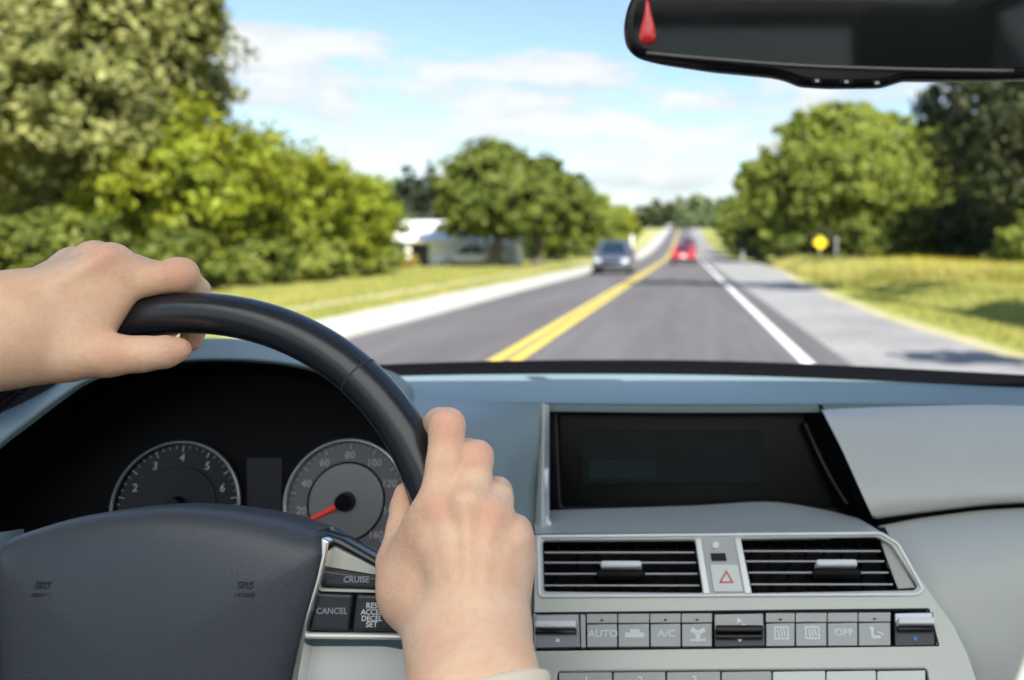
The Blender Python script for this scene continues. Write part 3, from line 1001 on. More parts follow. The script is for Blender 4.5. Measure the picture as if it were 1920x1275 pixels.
# ---------------------------------------------------------------- cars
def vehicle(name, loc, rz, paint, label, cat, L=4.5, Wd=1.82, H=1.46, belt=.92, rear_len=.8, hood_len=1.15, suv=False):
    root = empty(name, loc, label, cat, rz=rz)
    hw = Wd / 2
    st = [(-L / 2, .42, belt - .18, hw * .84), (-L / 2 + .06, .30, belt - .06, hw * .93), (-L / 2 + .35, .24, belt + .0, hw * .99), (-L * .2, .22, belt, hw), (L * .15, .22, belt - .02, hw),
          (L / 2 - hood_len, .22, belt - .03, hw), (L / 2 - .5, .24, belt - .12, hw * .97), (L / 2 - .12, .28, belt - .24, hw * .90), (L / 2, .36, belt - .34, hw * .78)]
    sec = 20
    V, Fc = [], []
    for (y, zb, zt, w) in st:
        zc, hh = (zb + zt) / 2, (zt - zb) / 2
        for k in range(sec):
            a = 2 * math.pi * k / sec
            c, s = math.cos(a), math.sin(a)
            V.append((w * math.copysign(abs(c) ** .42, c), y, zc + hh * math.copysign(abs(s) ** .5, s)))
    n = len(st)
    for i in range(n - 1):
        for k in range(sec):
            k2 = (k + 1) % sec
            Fc.append((i * sec + k, i * sec + k2, (i + 1) * sec + k2, (i + 1) * sec + k))
    Fc += [tuple(range(sec))[::-1], tuple((n - 1) * sec + k for k in range(sec))]
    o = mesh_obj('body', V, Fc, paint, root, smooth=True)
    sharp_by_angle(o.data, 50)
    # greenhouse
    yb0, yb1 = -L / 2 + (.25 if suv else rear_len), L / 2 - hood_len + .1
    yt0, yt1 = yb0 + (.35 if suv else .75), yb1 - .8
    z0, z1 = belt - .04, H
    wb, wt = hw * .93, hw * .70

    def ring(y0, y1, w, z, r=.12):
        return [(-w, y0 + r, z), (-w + r, y0, z), (w - r, y0, z), (w, y0 + r, z), (w, y1 - r, z), (w - r, y1, z), (-w + r, y1, z), (-w, y1 - r, z)]
    levels = [ring(yb0, yb1, wb, z0), ring(yt0, yt1, wt, z1 - .05), ring(yt0 + .08, yt1 - .1, wt - .08, z1)]
    V = [p for l in levels for p in l]
    Fc = [(i * 8 + k, i * 8 + (k + 1) % 8, (i + 1) * 8 + (k + 1) % 8, (i + 1) * 8 + k) for i in range(2) for k in range(8)] + [tuple(16 + k for k in range(8))]
    mesh_obj('roof', V, Fc, paint, root, smooth=False)
    glass = M['carglass']

    def quadpane(nm, a, b, c, d, out):
        """pane inset on the quad a,b (bottom) c,d (top)"""
        a, b, c, d = map(Vector, (a, b, c, d))
        ctr = (a + b + c + d) / 4
        nrm = (b - a).cross(d - a).normalized()
        if nrm.dot(Vector(out)) < 0: nrm = -nrm
        P = [ctr + (p - ctr) * .9 + nrm * .012 for p in (a, b, c, d)]
        Q = [p - nrm * .02 for p in P]
        mesh_obj(nm, P + Q, [(0, 1, 2, 3), (7, 6, 5, 4)] + [(i, 4 + i, 4 + (i + 1) % 4, (i + 1) % 4) for i in range(4)], glass, root)
    l0, l1 = levels[0], levels[1]
    quadpane('windshield', l0[5], l0[6], l1[6], l1[5], (0, 1, .5))
    quadpane('rear_window', l0[1], l0[2], l1[2], l1[1], (0, -1, .5))
    for s, (i0, i1) in ((1, (3, 4)), (-1, (0, 7))):
        a, b, c, d = Vector(l0[i0]), Vector(l0[i1]), Vector(l1[i1]), Vector(l1[i0])
        m0, m1 = a.lerp(b, .48), d.lerp(c, .45)
        quadpane('side_window', a, m0, m1, d, (s, 0, .2)); quadpane('side_window', m0, b, c, m1, (s, 0, .2))
    # wheels
    for sx in (-1, 1):
        for wy in (-L / 2 + .85, L / 2 - .85):
            bm = bmesh.new(); cyl_bm(bm, (sx * (hw - .21), wy, .33), (sx * (hw + .01), wy, .33), .33, seg=24)
            w = bm_obj('wheel', bm, M['rubber'], root, smooth=True, auto=40)
            bm = bmesh.new(); cyl_bm(bm, (sx * (hw + .012), wy, .33), (sx * (hw + .025), wy, .33), .21, .19, seg=16)
            bm_obj('rim', bm, M['silver'], w, smooth=True, auto=40)
        # lamps
        zh = belt - .30
        bm = bmesh.new(); box_bm(bm, (sx * hw * .70, L / 2 - .10, zh), (.36, .16, .15), bevel=.04); bm_obj('headlight', bm, M['lampglass'], root, smooth=True, auto=50)
        bm = bmesh.new(); box_bm(bm, (sx * hw * .78, -L / 2 + .07, belt - .16), (.26, .14, .20 if not suv else .34), bevel=.04); bm_obj('tail_light', bm, M['taillamp'], root, smooth=True, auto=50)
        bm = bmesh.new(); box_bm(bm, (sx * (hw + .10), yb1 - .35, belt + .08), (.2, .1, .14), bevel=.03); bm_obj('side_mirror', bm, paint, root, smooth=True, auto=50)
    bm = bmesh.new(); box_bm(bm, (0, L / 2 - .03, belt - .36), (hw * 1.05, .08, .14), bevel=.02); bm_obj('grille', bm, M['gloss_black'], root)
    bm = bmesh.new(); box_bm(bm, (0, L / 2 - .06, .36), (hw * 1.5, .14, .14), bevel=.03); bm_obj('front_bumper', bm, M['black'], root)
    bm = bmesh.new(); box_bm(bm, (0, -L / 2 + .03, .36), (hw * 1.6, .12, .20), bevel=.03); bm_obj('rear_bumper', bm, M['black'], root)
    bm = bmesh.new(); box_bm(bm, (0, -L / 2 - .012, belt - .32), (.32, .02, .16)); bm_obj('licence_plate', bm, M['white_paint'], root)
    return root


M['carglass'] = simple('vehicle_glass', (.010, .020, .035), .12, spec=.4)
M['lampglass'] = simple('headlight_glass', (.75, .78, .80), .12, metal=.4)
M['taillamp'] = simple('tail_light_glass', (.45, .01, .01), .2)
P_sil = simple('silver_car_paint', (.13, .145, .19), .3, metal=.5, coat=.6, var=.03)
P_red = simple('red_car_paint', (.42, .02, .035), .28, coat=.7, var=.03)
P_dark = simple('dark_grey_car_paint', (.07, .085, .10), .3, metal=.4, coat=.6)
P_wht = simple('white_car_paint', (.75, .75, .74), .3, coat=.6)
vehicle('oncoming_car', (-3.52, 42.0, gz(42) + .02), math.pi, P_sil, 'silver family car with dark windscreen coming towards the camera on the left lane', 'car', L=4.4, Wd=1.86, H=1.62, belt=.96, hood_len=1.05, suv=True)
vehicle('red_car', (-.22, 64.0, gz(62) + .02), 0, P_red, 'red hatchback driving ahead in the same lane', 'car', L=4.1, Wd=1.76, H=1.46, rear_len=.4)
vehicle('dark_suv', (.15, 104.0, gz(104) + .02), 0, P_dark, 'dark off-roader driving ahead of the red hatchback', 'car', L=4.7, Wd=1.95, H=2.0, belt=1.15, suv=True)
vehicle('parked_white_car', (-14.0, 55.4, gz(55)), R(95), P_wht, 'white car parked on the grass beside the garage under the maple', 'car', L=4.3, Wd=1.75, H=1.42)


# ---------------------------------------------------------------- sign, posts
def diamond_sign():
    y = 60.0
    x = (1538 - 1287) / FPX * y
    z = gz(y, x)
    root = empty('diamond_sign', (x, y, z), 'yellow diamond shaped warning sign on a thin post before the round tree', 'road sign')
    h = EYE - (455 - 462) / FPX * y - z
    s = .60
    bm = bmesh.new()
    vs = box_bm(bm, (0, 0, 0), (s * 1.30, .012, s * 1.30), Matrix.Translation((0, 0, h)) @ Matrix.Rotation(R(45), 4, 'Y'), bevel=.004)
    bm_obj('sign_plate', bm, M['sign_yellow'], root)
    bm = bmesh.new()
    for k in range(4):
        Mx = Matrix.Translation((0, -.012, h)) @ Matrix.Rotation(R(45 + 90 * k), 4, 'Y')
        box_bm(bm, (0, 0, s * .59), (s * 1.18, .004, .02), Mx)
    bm_obj('sign_border', bm, M['sign_black'], root)
    bm = bmesh.new(); box_bm(bm, (0, .03, h / 2 - .1), (.06, .04, h + .4)); bm_obj('post', bm, M['steel'], root)


diamond_sign()


def post(px, D, h, w, label, mat=None, name='roadside_post'):
    x = (px - 1287) / FPX * D
    root = empty(name, (x, D, gz(D, x)), label, 'post')
    bm = bmesh.new(); box_bm(bm, (0, 0, h / 2), (w, w, h), bevel=w * .15); bm_obj('shaft', bm, mat or M['white_paint'], root)
    bm = bmesh.new(); box_bm(bm, (0, 0, h + w * .16), (w * 1.3, w * 1.3, w * .3), bevel=w * .08); bm_obj('cap', bm, mat or M['white_paint'], root)


post(1393, 70, 1.0, .2, 'low pale post at the road edge left of the yellow sign')
post(1498, 64, 1.1, .18, 'short pale post just left of the yellow sign')
post(1568, 57, 2.0, .12, 'slim grey post right of the yellow sign', M['steel'])
post(1185, 74, 2.3, .22, 'pale slim post behind the oncoming car')


# ================================================================== INSIDE THE CAR
# ---------------------------------------------------------------- own car shell
def own_car():
    root = empty('car', (0, 0, 0), 'grey car interior shell seen from inside, windscreen in front of the dashboard', 'car')
    # windscreen: base follows the dash, header above the eye
    base = [(-1.0, .72, 1.17), (-.84, .92, 1.175), (-.45, 1.16, 1.178), (.0, 1.215, 1.178), (.42, 1.08, 1.178), (.80, .92, 1.175), (1.0, .74, 1.17)]
    head = [(-.80, .20, 1.66), (-.62, .30, 1.68), (-.35, .37, 1.70), (.0, .40, 1.71), (.35, .37, 1.70), (.68, .30, 1.68), (.82, .20, 1.66)]
    mid = [((a[0] + b[0]) / 2 * 1.02, (a[1] + b[1]) / 2 + .015, (a[2] + b[2]) / 2 + .02) for a, b in zip(base, head)]
    patch('windshield', [base, mid, head], M['pane'], root, px=False)
    # black band at the foot of the screen
    bz = 1.34 - .164
    back = [(x, y, z + .0) for x, y, z in base]
    front = [(-1.0, .62, bz), (-.84, .82, bz), (-.45, 1.03, bz), (.0, 1.062, bz + .0), (.385, .962, bz), (.78, .82, bz), (1.0, .66, bz)]
    mid2 = [((a[0] + b[0]) / 2, (a[1] + b[1]) / 2, bz - .002) for a, b in zip(back, front)]
    patch('windshield_band', [back, mid2, front], M['band'], root, px=False, thick=-.004)
    # bonnet
    patch('bonnet', [[(-.78, 1.36, 1.03), (-.4, 1.42, 1.07), (.1, 1.45, 1.08), (.6, 1.42, 1.07), (.98, 1.36, 1.03)],
                     [(-.80, 1.9, .96), (-.4, 1.95, 1.0), (.1, 1.98, 1.0), (.6, 1.95, 1.0), (1.0, 1.9, .96)],
                     [(-.76, 2.35, .78), (-.4, 2.45, .82), (.1, 2.5, .83), (.6, 2.45, .82), (.96, 2.35, .78)]], P_dark, root, px=False, thick=-.02)
    # roof ring around a glass opening, added to let sun onto the overhead sheet
    xs0, xs1, y0, y1 = -.62, .66, .20, -1.15
    bm = bmesh.new()
    box_bm(bm, (.02, .375, 1.72), (1.45, .06, .03), bevel=.008)
    box_bm(bm, (-.76, -.62, 1.735), (.12, 1.9, .05), bevel=.01)
    box_bm(bm, (.80, -.62, 1.735), (.12, 1.9, .05), bevel=.01)
    box_bm(bm, (.02, -1.62, 1.735), (1.6, .34, .05), bevel=.01)
    bm_obj('roof', bm, M['headliner'], root)
    for x, w_ in ((-.325, .74), (.47, .66)):  # unseen visors, added to keep direct sun off the dash
        bm = bmesh.new(); box_bm(bm, (0, .13, 0), (w_, .32, .016), Matrix.Translation((x, .38, 1.688)) @ Matrix.Rotation(R(-29), 4, 'X'), bevel=.007)
        bm_obj('added_sun_block_visor', bm, M['headliner'], root, smooth=True, auto=40)
    bm = bmesh.new(); box_bm(bm, (0, .13, 0), (.094, .32, .03), Matrix.Translation((.0925, .38, 1.692)) @ Matrix.Rotation(R(-29), 4, 'X'), bevel=.01)  # unseen box, added to block sun between the two visors
    bm_obj('sun_gap_block', bm, M['black'], root, smooth=True, auto=40)
    bm = bmesh.new(); box_bm(bm, (.02, -.56, 1.80), (1.50, 1.84, .008)); bm_obj('added_roof_glass', bm, M['pane'], root)  # unseen pane, added so sunlight reaches the sheet below
    bm = bmesh.new(); bm.free()
    patch('fill_light_sheet', [[(-.66, .34, 1.722), (.02, .36, 1.73), (.70, .34, 1.722)], [(-.70, -.57, 1.764), (.02, -.57, 1.770), (.74, -.57, 1.764)], [(-.68, -1.45, 1.742), (.02, -1.45, 1.75), (.72, -1.45, 1.742)]], M['fill_sheet'], root, px=False)  # unseen translucent sheet, added to spread sunlight as soft overhead fill
    for s, xo, lab in ((-1, -.86, None), (1, .98, None)):
        bm = bmesh.new()
        box_bm(bm, (xo + s * .10, -.05, .80), (.12, 2.6, .64), bevel=.03)
        bm_obj('door', bm, M['seat'], root)
        for (ya, za, yb, zb, w) in ((.80, 1.16, .22, 1.70, .05), (-.30, 1.12, -.36, 1.72, .07), (-1.35, 1.12, -1.55, 1.72, .14)):
            xb = .02 + s * .76
            bm = bmesh.new(); cyl_bm(bm, (xo + s * .05, ya, za), (xb, yb, zb), w, w * .8, 8); bm_obj('pillar', bm, M['headliner'], root, smooth=True)
    bm = bmesh.new(); box_bm(bm, (.02, -.4, .48), (1.9, 2.9, .06)); bm_obj('floor', bm, M['black'], root)
    bm = bmesh.new(); box_bm(bm, (.02, -1.85, .82), (1.8, .10, .72)); bm_obj('rear_panel', bm, M['black'], root)
    bm = bmesh.new(); box_bm(bm, (.02, .98, .80), (1.75, .04, .60)); bm_obj('bulkhead', bm, M['black'], root)
    for i, x in enumerate((-.35, .44)):
        bm = bmesh.new(); box_bm(bm, (x, -.22, .78), (.5, .5, .16), bevel=.05)
        s_ = bm_obj('seat', bm, M['seat'], root, smooth=True)
        bm = bmesh.new(); box_bm(bm, (0, 0, .31), (.48, .13, .62), Matrix.Translation((x, -.45, .84)) @ Matrix.Rotation(R(18), 4, 'X'), bevel=.05)
        bm_obj('backrest', bm, M['seat'], s_, smooth=True)
        bm = bmesh.new(); box_bm(bm, (0, 0, .74), (.26, .10, .17), Matrix.Translation((x, -.45, .84)) @ Matrix.Rotation(R(18), 4, 'X'), bevel=.04)
        bm_obj('headrest', bm, M['seat'], s_, smooth=True)
    bm = bmesh.new(); box_bm(bm, (.05, -1.25, .78), (1.35, .5, .2), bevel=.05); s_ = bm_obj('rear_seat', bm, M['seat'], root, smooth=True)
    bm = bmesh.new(); box_bm(bm, (.05, -1.52, 1.12), (1.35, .14, .66), bevel=.05); bm_obj('backrest', bm, M['seat'], s_, smooth=True)


own_car()

# ---------------------------------------------------------------- dashboard
DASH = empty('dashboard', (0, 0, 0), 'grey green car dashboard with instruments, screen, air vents and climate buttons', 'dashboard')
bz = EYE - .164
xsb = [-1.0, -.84, -.45, 0, .385, .78, 1.0]
top_back = [(-1.0, .66, bz), (-.84, .86, bz), (-.45, 1.06, bz), (.0, 1.09, bz), (.385, .99, bz), (.78, .85, bz), (1.0, .69, bz)]
top_mid = [(-1.0, .62, bz + .002), (-.80, .80, bz + .002), (-.45, .96, bz + .002), (0, .99, bz + .003), (.37, .945, bz + .003), (.75, .83, bz + .002), (1.0, .66, bz)]
top_f = [(-.98, .58, bz - .001), (-.78, .74, bz - .001), (-.45, .905, bz - .001), (0, .905, bz - .001), (.355, .898, bz - .001), (.72, .80, bz - .001), (.98, .63, bz - .001)]
top_l = [(x, y - .006, z - .003) for x, y, z in top_f]
top_u = [(x, y - .006, z - .010) for x, y, z in top_f]
patch('dash_top', [top_back, top_mid, top_f, top_l, top_u], M['dash_top'], DASH, px=False, perv=5)

bm = bmesh.new(); box_bm(bm, (-.82, .80, .87), (.36, .24, .58), bevel=.03); box_bm(bm, (.0, 1.03, .87), (1.7, .06, .56), bevel=.01)
bm_obj('lower_dash', bm, M['black'], DASH, smooth=True, auto=40)
# hood over the instruments: opening edge E, then outward and forward
E_ = [(-140, 1010), (-60, 905), (0, 842), (60, 795), (110, 757), (165, 719), (240, 692), (330, 680), (450, 678), (560, 690), (650, 720), (720, 768), (785, 840), (835, 930), (850, 1040), (850, 1300)]
o1 = [(-150, 1000, .74), (-72, 895, .74), (-10, 833, .742), (50, 785, .742), (100, 748, .742), (158, 711, .742), (236, 684, .742), (330, 672, .742), (451, 670, .742), (564, 682, .742), (657, 712, .742), (728, 760, .742), (795, 833, .742), (843, 925, .742), (858, 1038, .735), (858, 1300, .715)]
o2 = [(-190, 960, .80), (-90, 860, .80), (-25, 805, .80), (40, 768, .80), (92, 737, .80), (152, 701, .80), (233, 674, .81), (332, 658, .82), (454, 656, .82), (568, 668, .82), (664, 697, .82), (738, 742, .82), (800, 835, .80), (845, 925, .79), (862, 1036, .77), (862, 1300, .74)]
o3 = [(-230, 900, .86), (-110, 800, .86), (-35, 768, .88), (30, 745, .90), (84, 722, .92), (146, 688, .93), (231, 664, .94), (336, 640, .95), (458, 638, .95), (575, 652, .95), (676, 682, .95), (755, 712, .93), (803, 836, .85), (847, 925, .84), (866, 1036, .82), (866, 1300, .78)]
o4 = [(-260, 880, .90), (-130, 790, .92), (-50, 760, .98), (20, 742, 1.02), (80, 730, 1.04), (150, 722, 1.06), (235, 712, 1.07), (340, 705, 1.08), (462, 700, 1.09), (580, 702, 1.09), (685, 706, 1.09), (775, 728, 1.0), (806, 836, .88), (850, 925, .87), (870, 1036, .85), (870, 1300, .82)]
E3 = [(a, b, .738 - max(0, b - 1000) * .00008) for a, b in E_]
patch('instrument_hood', [E3, o1, o2, o3, o4], M['hood_pl'], DASH, per=6, perv=4)


def shrink(P, f, D, c=(430, 930)):
    return [(c[0] + (a - c[0]) * f * .738 / .738, c[1] + (b - c[1]) * f, D) for a, b in P]


patch('instrument_recess', [E3, [(a + (430 - a) * .01, b + 6, .755) for a, b in E_], shrink(E_, .95, .80), shrink(E_, .90, .88)], M['black'], DASH, per=5, perv=4)
CLF = Frame(at(430, 930, .815), (1, 0, 0), (0, math.sin(R(12)), math.cos(R(12))))
plate('cluster_panel', CLF, [[(-60, 700), (640, 700), (740, 790), (800, 900), (815, 1330), (-120, 1330), (-110, 950)]], 0, .004, M['black'], DASH, rnd=0)
plate('cluster_display', CLF, [[(462, 858), (528, 858), (528, 965), (462, 965)]], .0015, .002, simple('cluster_grey', (.018, .018, .019), .5), DASH)


def gauge(px, py, rpx, in_shade, label, needle_deg, numerals, sweep=(225, -45), nticks=40):
    u, v = CLF.hit(px, py)
    r = rpx / FPX * .815
    fr = Frame(CLF.pt(u, v), CLF.U, CLF.V)
    circ = lambda rr, n=64: [(rr * math.cos(2 * math.pi * i / n), rr * math.sin(2 * math.pi * i / n)) for i in range(n)]
    me = plate_mesh([circ(r)], .003, .0004)
    me.transform(fr.mat(0, 0, .003)); me.materials.append(M['dial_shaded'] if in_shade else M['dial'])
    g = link('gauge', me, DASH, label)
    me = plate_mesh([circ(r * .62)], .0015, .0004); me.transform(fr.mat(0, 0, .0045)); me.materials.append(M['dial_shaded'] if in_shade else M['dial2'])
    link('inner_disc', me, g)
    if not in_shade:
        tube('inner_ring', [fr.pt(r * .63 * math.cos(a), r * .63 * math.sin(a), .004) for a in [2 * math.pi * i / 48 for i in range(48)]], .0011, M['gloss_black'], g, 6, closed=True)
    tube('ring', [fr.pt(r * math.cos(a), r * math.sin(a), .006) for a in [2 * math.pi * i / 72 for i in range(72)]], .0021, M['ring_shaded'] if in_shade else M['ring'], g, 8, closed=True)
    bm = bmesh.new()
    for i in range(nticks + 1):
        a = R(sweep[0] + (sweep[1] - sweep[0]) * i / nticks)
        big = i % 4 == 0
        l0, l1 = r * (.85 if big else .90), r * .95
        Mx = fr.mat(0, 0, .0034) @ Matrix.Rotation(a, 4, 'Z')
        box_bm(bm, ((l0 + l1) / 2, 0, 0), (l1 - l0, .0009 if big else .0005, .0006), Mx)
    t = bm_obj('tick_marks', bm, M['tick'], g)
    for i, s in enumerate(numerals):
        a = R(sweep[0] + (sweep[1] - sweep[0]) * i / (len(numerals) - 1))
        text_on('numeral', s, fr, r * .75 * math.cos(a), r * .75 * math.sin(a), .0035, r * .17, M['tick'], g)
    a = R(needle_deg)
    bm = bmesh.new()
    Mx = fr.mat(0, 0, .0085) @ Matrix.Rotation(a, 4, 'Z')
    for (x0, x1, w0, w1) in ((r * .10, r * .86, .0042, .0020),):
        vs = [Vector((x0, -w0 / 2, 0)), Vector((x1, -w1 / 2, 0)), Vector((x1, w1 / 2, 0)), Vector((x0, w0 / 2, 0))]
        A = [bm.verts.new(Mx @ (p + Vector((0, 0, .0008)))) for p in vs]; B = [bm.verts.new(Mx @ (p - Vector((0, 0, .0008)))) for p in vs]
        bm.faces.new(A); bm.faces.new(B[::-1])
        for i in range(4): bm.faces.new((A[i], B[i], B[(i + 1) % 4], A[(i + 1) % 4]))
    bm_obj('needle', bm, M['red_needle'], g)
    bm = bmesh.new(); cyl_bm(bm, fr.pt(0, 0, .004), fr.pt(0, 0, .0125), r * .17, r * .14, 24); bm_obj('needle_hub', bm, M['gloss_black'], g, smooth=True, auto=40)
    return g


gauge(335, 950, 118, True, 'dial coloured as in shadow with thin pale ring, left one behind the wheel', 205, ['0', '1', '2', '3', '4', '5', '6', '7', '8'])
gauge(652, 940, 112, False, 'lit grey dial with red needle, right one behind the wheel', 207, ['0', '20', '40', '60', '80', '100', '120', '140', '160'])

# face between the instruments and the screen
patch('side_panel', [[(740, 748, .90), (850, 752, .902), (930, 754, .902), (1013, 757, .90)],
                     [(775, 800, .80), (850, 800, .815), (930, 800, .85), (1013, 800, .885)],
                     [(815, 900, .765), (870, 900, .765), (940, 900, .80), (1010, 900, .86)],
                     [(850, 1000, .735), (890, 1000, .735), (950, 1000, .765), (1001, 1000, .80)],
                     [(852, 1120, .71), (890, 1120, .705), (950, 1120, .715), (998, 1120, .735)],
                     [(856, 1420, .68), (890, 1420, .67), (950, 1420, .67), (998, 1420, .68)]], M['dash'], DASH)
# screen recess
SF = Frame(at(1300, 860, .925), (1, 0, 0), (0, math.sin(R(14)), math.cos(R(14))))
plate('screen', SF, [[(1024, 770), (1560, 768), (1650, 1000), (1024, 1000)]], 0, .003, M['piano'], DASH, rnd=0)
plate('display', SF, [[(1092, 808), (1428, 808), (1428, 908), (1092, 908)]], .0012, .0012, M['display'], DASH, rnd=.002)
plate('display', SF, [[(1103, 862), (1232, 862), (1232, 900), (1103, 900)]], .0018, .0006, simple('display_block', (.006, .018, .018), .4, spec=.12), DASH, rnd=.001)
plate('screen_bezel', SF, [[(1024, 768), (1545, 766), (1640, 985), (1028, 985)], [(1045, 772), (1508, 770), (1575, 950), (1052, 950)]], .012, .010, M['gloss_black'], DASH, rnd=.004, bevel=.002)
patch('screen_side_wall', [[(1500, 757, .93), (1520, 757, .915), (1541, 759, .893)], [(1535, 850, .915), (1560, 850, .90), (1588, 850, .866)], [(1575, 975, .90), (1612, 978, .865), (1648, 985, .815)]], M['gloss_black'], DASH)
tube('wall_highlight_rib', curve_pts([at(1508, 790, .915), at(1530, 840, .907), at(1558, 895, .893), at(1592, 950, .873)], 6), .0035, M['gloss_black'], DASH)
patch('screen_side_trim', [[(1012, 757, .90), (1020, 757, .895), (1030, 760, .90)], [(1010, 860, .872), (1019, 860, .862), (1030, 860, .885)], [(1003, 1000, .80), (1015, 1000, .785), (1030, 985, .80)]], M['dash_light'], DASH)
tube('trim_strip', curve_pts([at(1024, 880, .855), at(1021, 920, .84), at(1018, 960, .815), at(1030, 985, .80)], 6), .0032, M['silver_hi'], DASH, 8)

# passenger side
patch('passenger_airbag_panel', [[(1540, 768, .893), (1700, 762, .893), (1920, 760, .893), (2300, 775, .85), (2800, 860, .78)],
                                 [(1552, 790, .872), (1700, 785, .873), (1920, 784, .873), (2300, 800, .83), (2800, 880, .765)],
                                 [(1582, 850, .850), (1730, 850, .845), (1920, 850, .843), (2300, 860, .81), (2800, 910, .755)],
                                 [(1618, 930, .826), (1740, 925, .822), (1920, 915, .822), (2300, 915, .79), (2800, 955, .74)],
                                 [(1636, 968, .822), (1745, 954, .822), (1920, 938, .822), (2300, 935, .79), (2800, 980, .74)],
                                 [(1640, 974, .835), (1746, 960, .835), (1920, 944, .835), (2300, 941, .80), (2800, 986, .75)]], M['dash_light'], DASH)
patch('panel_gap', [[(1530, 770, .91), (1900, 765, .91), (2800, 870, .80)], [(1640, 1000, .86), (1900, 960, .86), (2800, 1000, .78)]], M['black'], DASH)
patch('glovebox_panel', [[(1646, 986, .835), (1748, 968, .84), (1920, 952, .84), (2300, 950, .80), (2800, 995, .75)],
                         [(1652, 992, .818), (1752, 974, .822), (1920, 958, .822), (2300, 956, .79), (2800, 1000, .735)],
                         [(1700, 1050, .775), (1790, 1035, .775), (1920, 1020, .775), (2300, 1020, .75), (2800, 1060, .70)],
                         [(1775, 1160, .742), (1850, 1150, .745), (1960, 1140, .745), (2300, 1140, .73), (2800, 1180, .68)],
                         [(1838, 1300, .725), (1900, 1300, .728), (2000, 1300, .73), (2300, 1300, .72), (2800, 1320, .68)],
                         [(1870, 1600, .71), (1930, 1600, .72), (2050, 1600, .72), (2300, 1600, .71), (2800, 1650, .66)]], M['dash_light'], DASH)

# centre stack
CF = Frame(at(1300, 1000, .765), (1, 0, 0), at(1300, 1000, .765) - at(1300, 1290, .69))
patch('console_shelf', [[(1004, 958, .865), (1150, 953, .868), (1300, 948, .872), (1440, 941, .875), (1540, 955, .855), (1610, 972, .835)],
                        [(1002, 985, .80), (1150, 978, .81), (1300, 976, .812), (1440, 974, .815), (1560, 978, .805), (1640, 990, .79)],
                        [(1003, 1001, .766), (1150, 1000, .766), (1300, 999, .766), (1440, 999, .766), (1560, 998, .766), (1655, 1000, .766)]], M['silver'], DASH)
holes = [[(1017, 1012), (1303, 1012), (1318, 1111), (1020, 1107)],
         [(1386, 1011), (1645, 1008), (1672, 1024), (1722, 1100), (1715, 1108), (1406, 1112)],
         [(1001, 1149), (1742, 1145), (1760, 1211), (1003, 1216)],
         [(1046, 1258), (1740, 1256), (1760, 1400), (1052, 1400)]]
plate('console_face', CF, [[(1001, 1000), (1655, 999), (1690, 1030), (1745, 1110), (1790, 1172), (1818, 1230), (1842, 1300), (1865, 1460), (1001, 1460)]] + holes, 0, .006, M['silver'], DASH, bevel=.0014, rnd=.003)
plate('console_back', CF, [[(1000, 990), (1660, 990), (1880, 1480), (1000, 1480)]], -.030, .002, M['black'], DASH, rnd=0)


def frame_rim(name, poly, w, r, mat, rnd=.004):
    q = rounded([CF.hit(a, b, 0) for a, b in poly], rnd, 5)
    return tube(name, [CF.pt(u, v, w) for u, v in q], r, mat, DASH, 8, closed=True)


frame_rim('vent_surround', [(1010, 1005), (1652, 1002), (1684, 1022), (1732, 1108), (1720, 1117), (1012, 1117)], .0004, .0017, M['silver_hi'])
# side grey insert of the right-hand vent
plate('vent_side_insert', CF, [[(1650, 1010), (1668, 1020), (1718, 1104), (1684, 1106), (1664, 1060)]], -.006, .002, M['btn'], DASH)


def vent(x0, x1, y0, y1, slant, tabx, label):
    u0, v0 = CF.hit((x0 + x1) / 2, (y0 + y1) / 2)
    # recess box
    pl = [(x0 - 3, y0 - 3), (x1 + 3, y0 - 3), (x1 + 6 + slant, y1 + 4), (x0 - 3 + (slant if x0 > 1300 else 0) * .6, y1 + 4)]
    q = [CF.hit(a, b, 0) for a, b in pl]
    V = [CF.pt(u, v, -.002) for u, v in q] + [CF.pt(u, v, -.028) for u, v in q]
    o = mesh_obj('air_vent', V, [(4, 5, 6, 7)] + [(i, (i + 1) % 4, 4 + (i + 1) % 4, 4 + i) for i in range(4)], M['black'], DASH, label=label)
    ys = [y0 + (y1 - y0) * t for t in (.20, .40, .62, .85)]
    for i, y in enumerate(ys):
        t = (y - y0) / (y1 - y0)
        xa = x0 + (slant * .6 * t if x0 > 1300 else 0) + 3; xb = x1 + slant * t - 2
        a = CF.hit(xa, y, -.004); b = CF.hit(xb, y, -.004)
        bm = bmesh.new()
        L = b[0] - a[0]
        box_bm(bm, (0, 0, 0), (L, .0016, .014), CF.mat((a[0] + b[0]) / 2, (a[1] + b[1]) / 2, -.010) @ Matrix.Rotation(R(14), 4, 'X'), bevel=.0006, seg=2)
        s = bm_obj('slat', bm, M['slat'], o, smooth=True, auto=40)
    # vertical vanes behind
    for i in range(7):
        xx = x0 + (x1 - x0) * (i + .7) / 7.6
        a = CF.hit(xx, (y0 + y1) / 2, -.022)
        bm = bmesh.new(); box_bm(bm, (0, 0, 0), (.0012, .040, .008), CF.mat(a[0], a[1], -.0225)); bm_obj('vane', bm, M['black'], o)
    a = CF.hit(tabx, y0 + (y1 - y0) * .49, 0)
    bm = bmesh.new(); box_bm(bm, (0, 0, 0), (.036, .0058, .014), CF.mat(a[0], a[1], -.001), bevel=.0024, seg=3)
    bm_obj('tab', bm, M['white_tab'], o, smooth=True)
    bm = bmesh.new(); box_bm(bm, (0, 0, 0), (.042, .0065, .012), CF.mat(a[0], a[1] - .0070, -.004), bevel=.002, seg=3)
    bm_obj('tab_base', bm, M['black'], o, smooth=True)


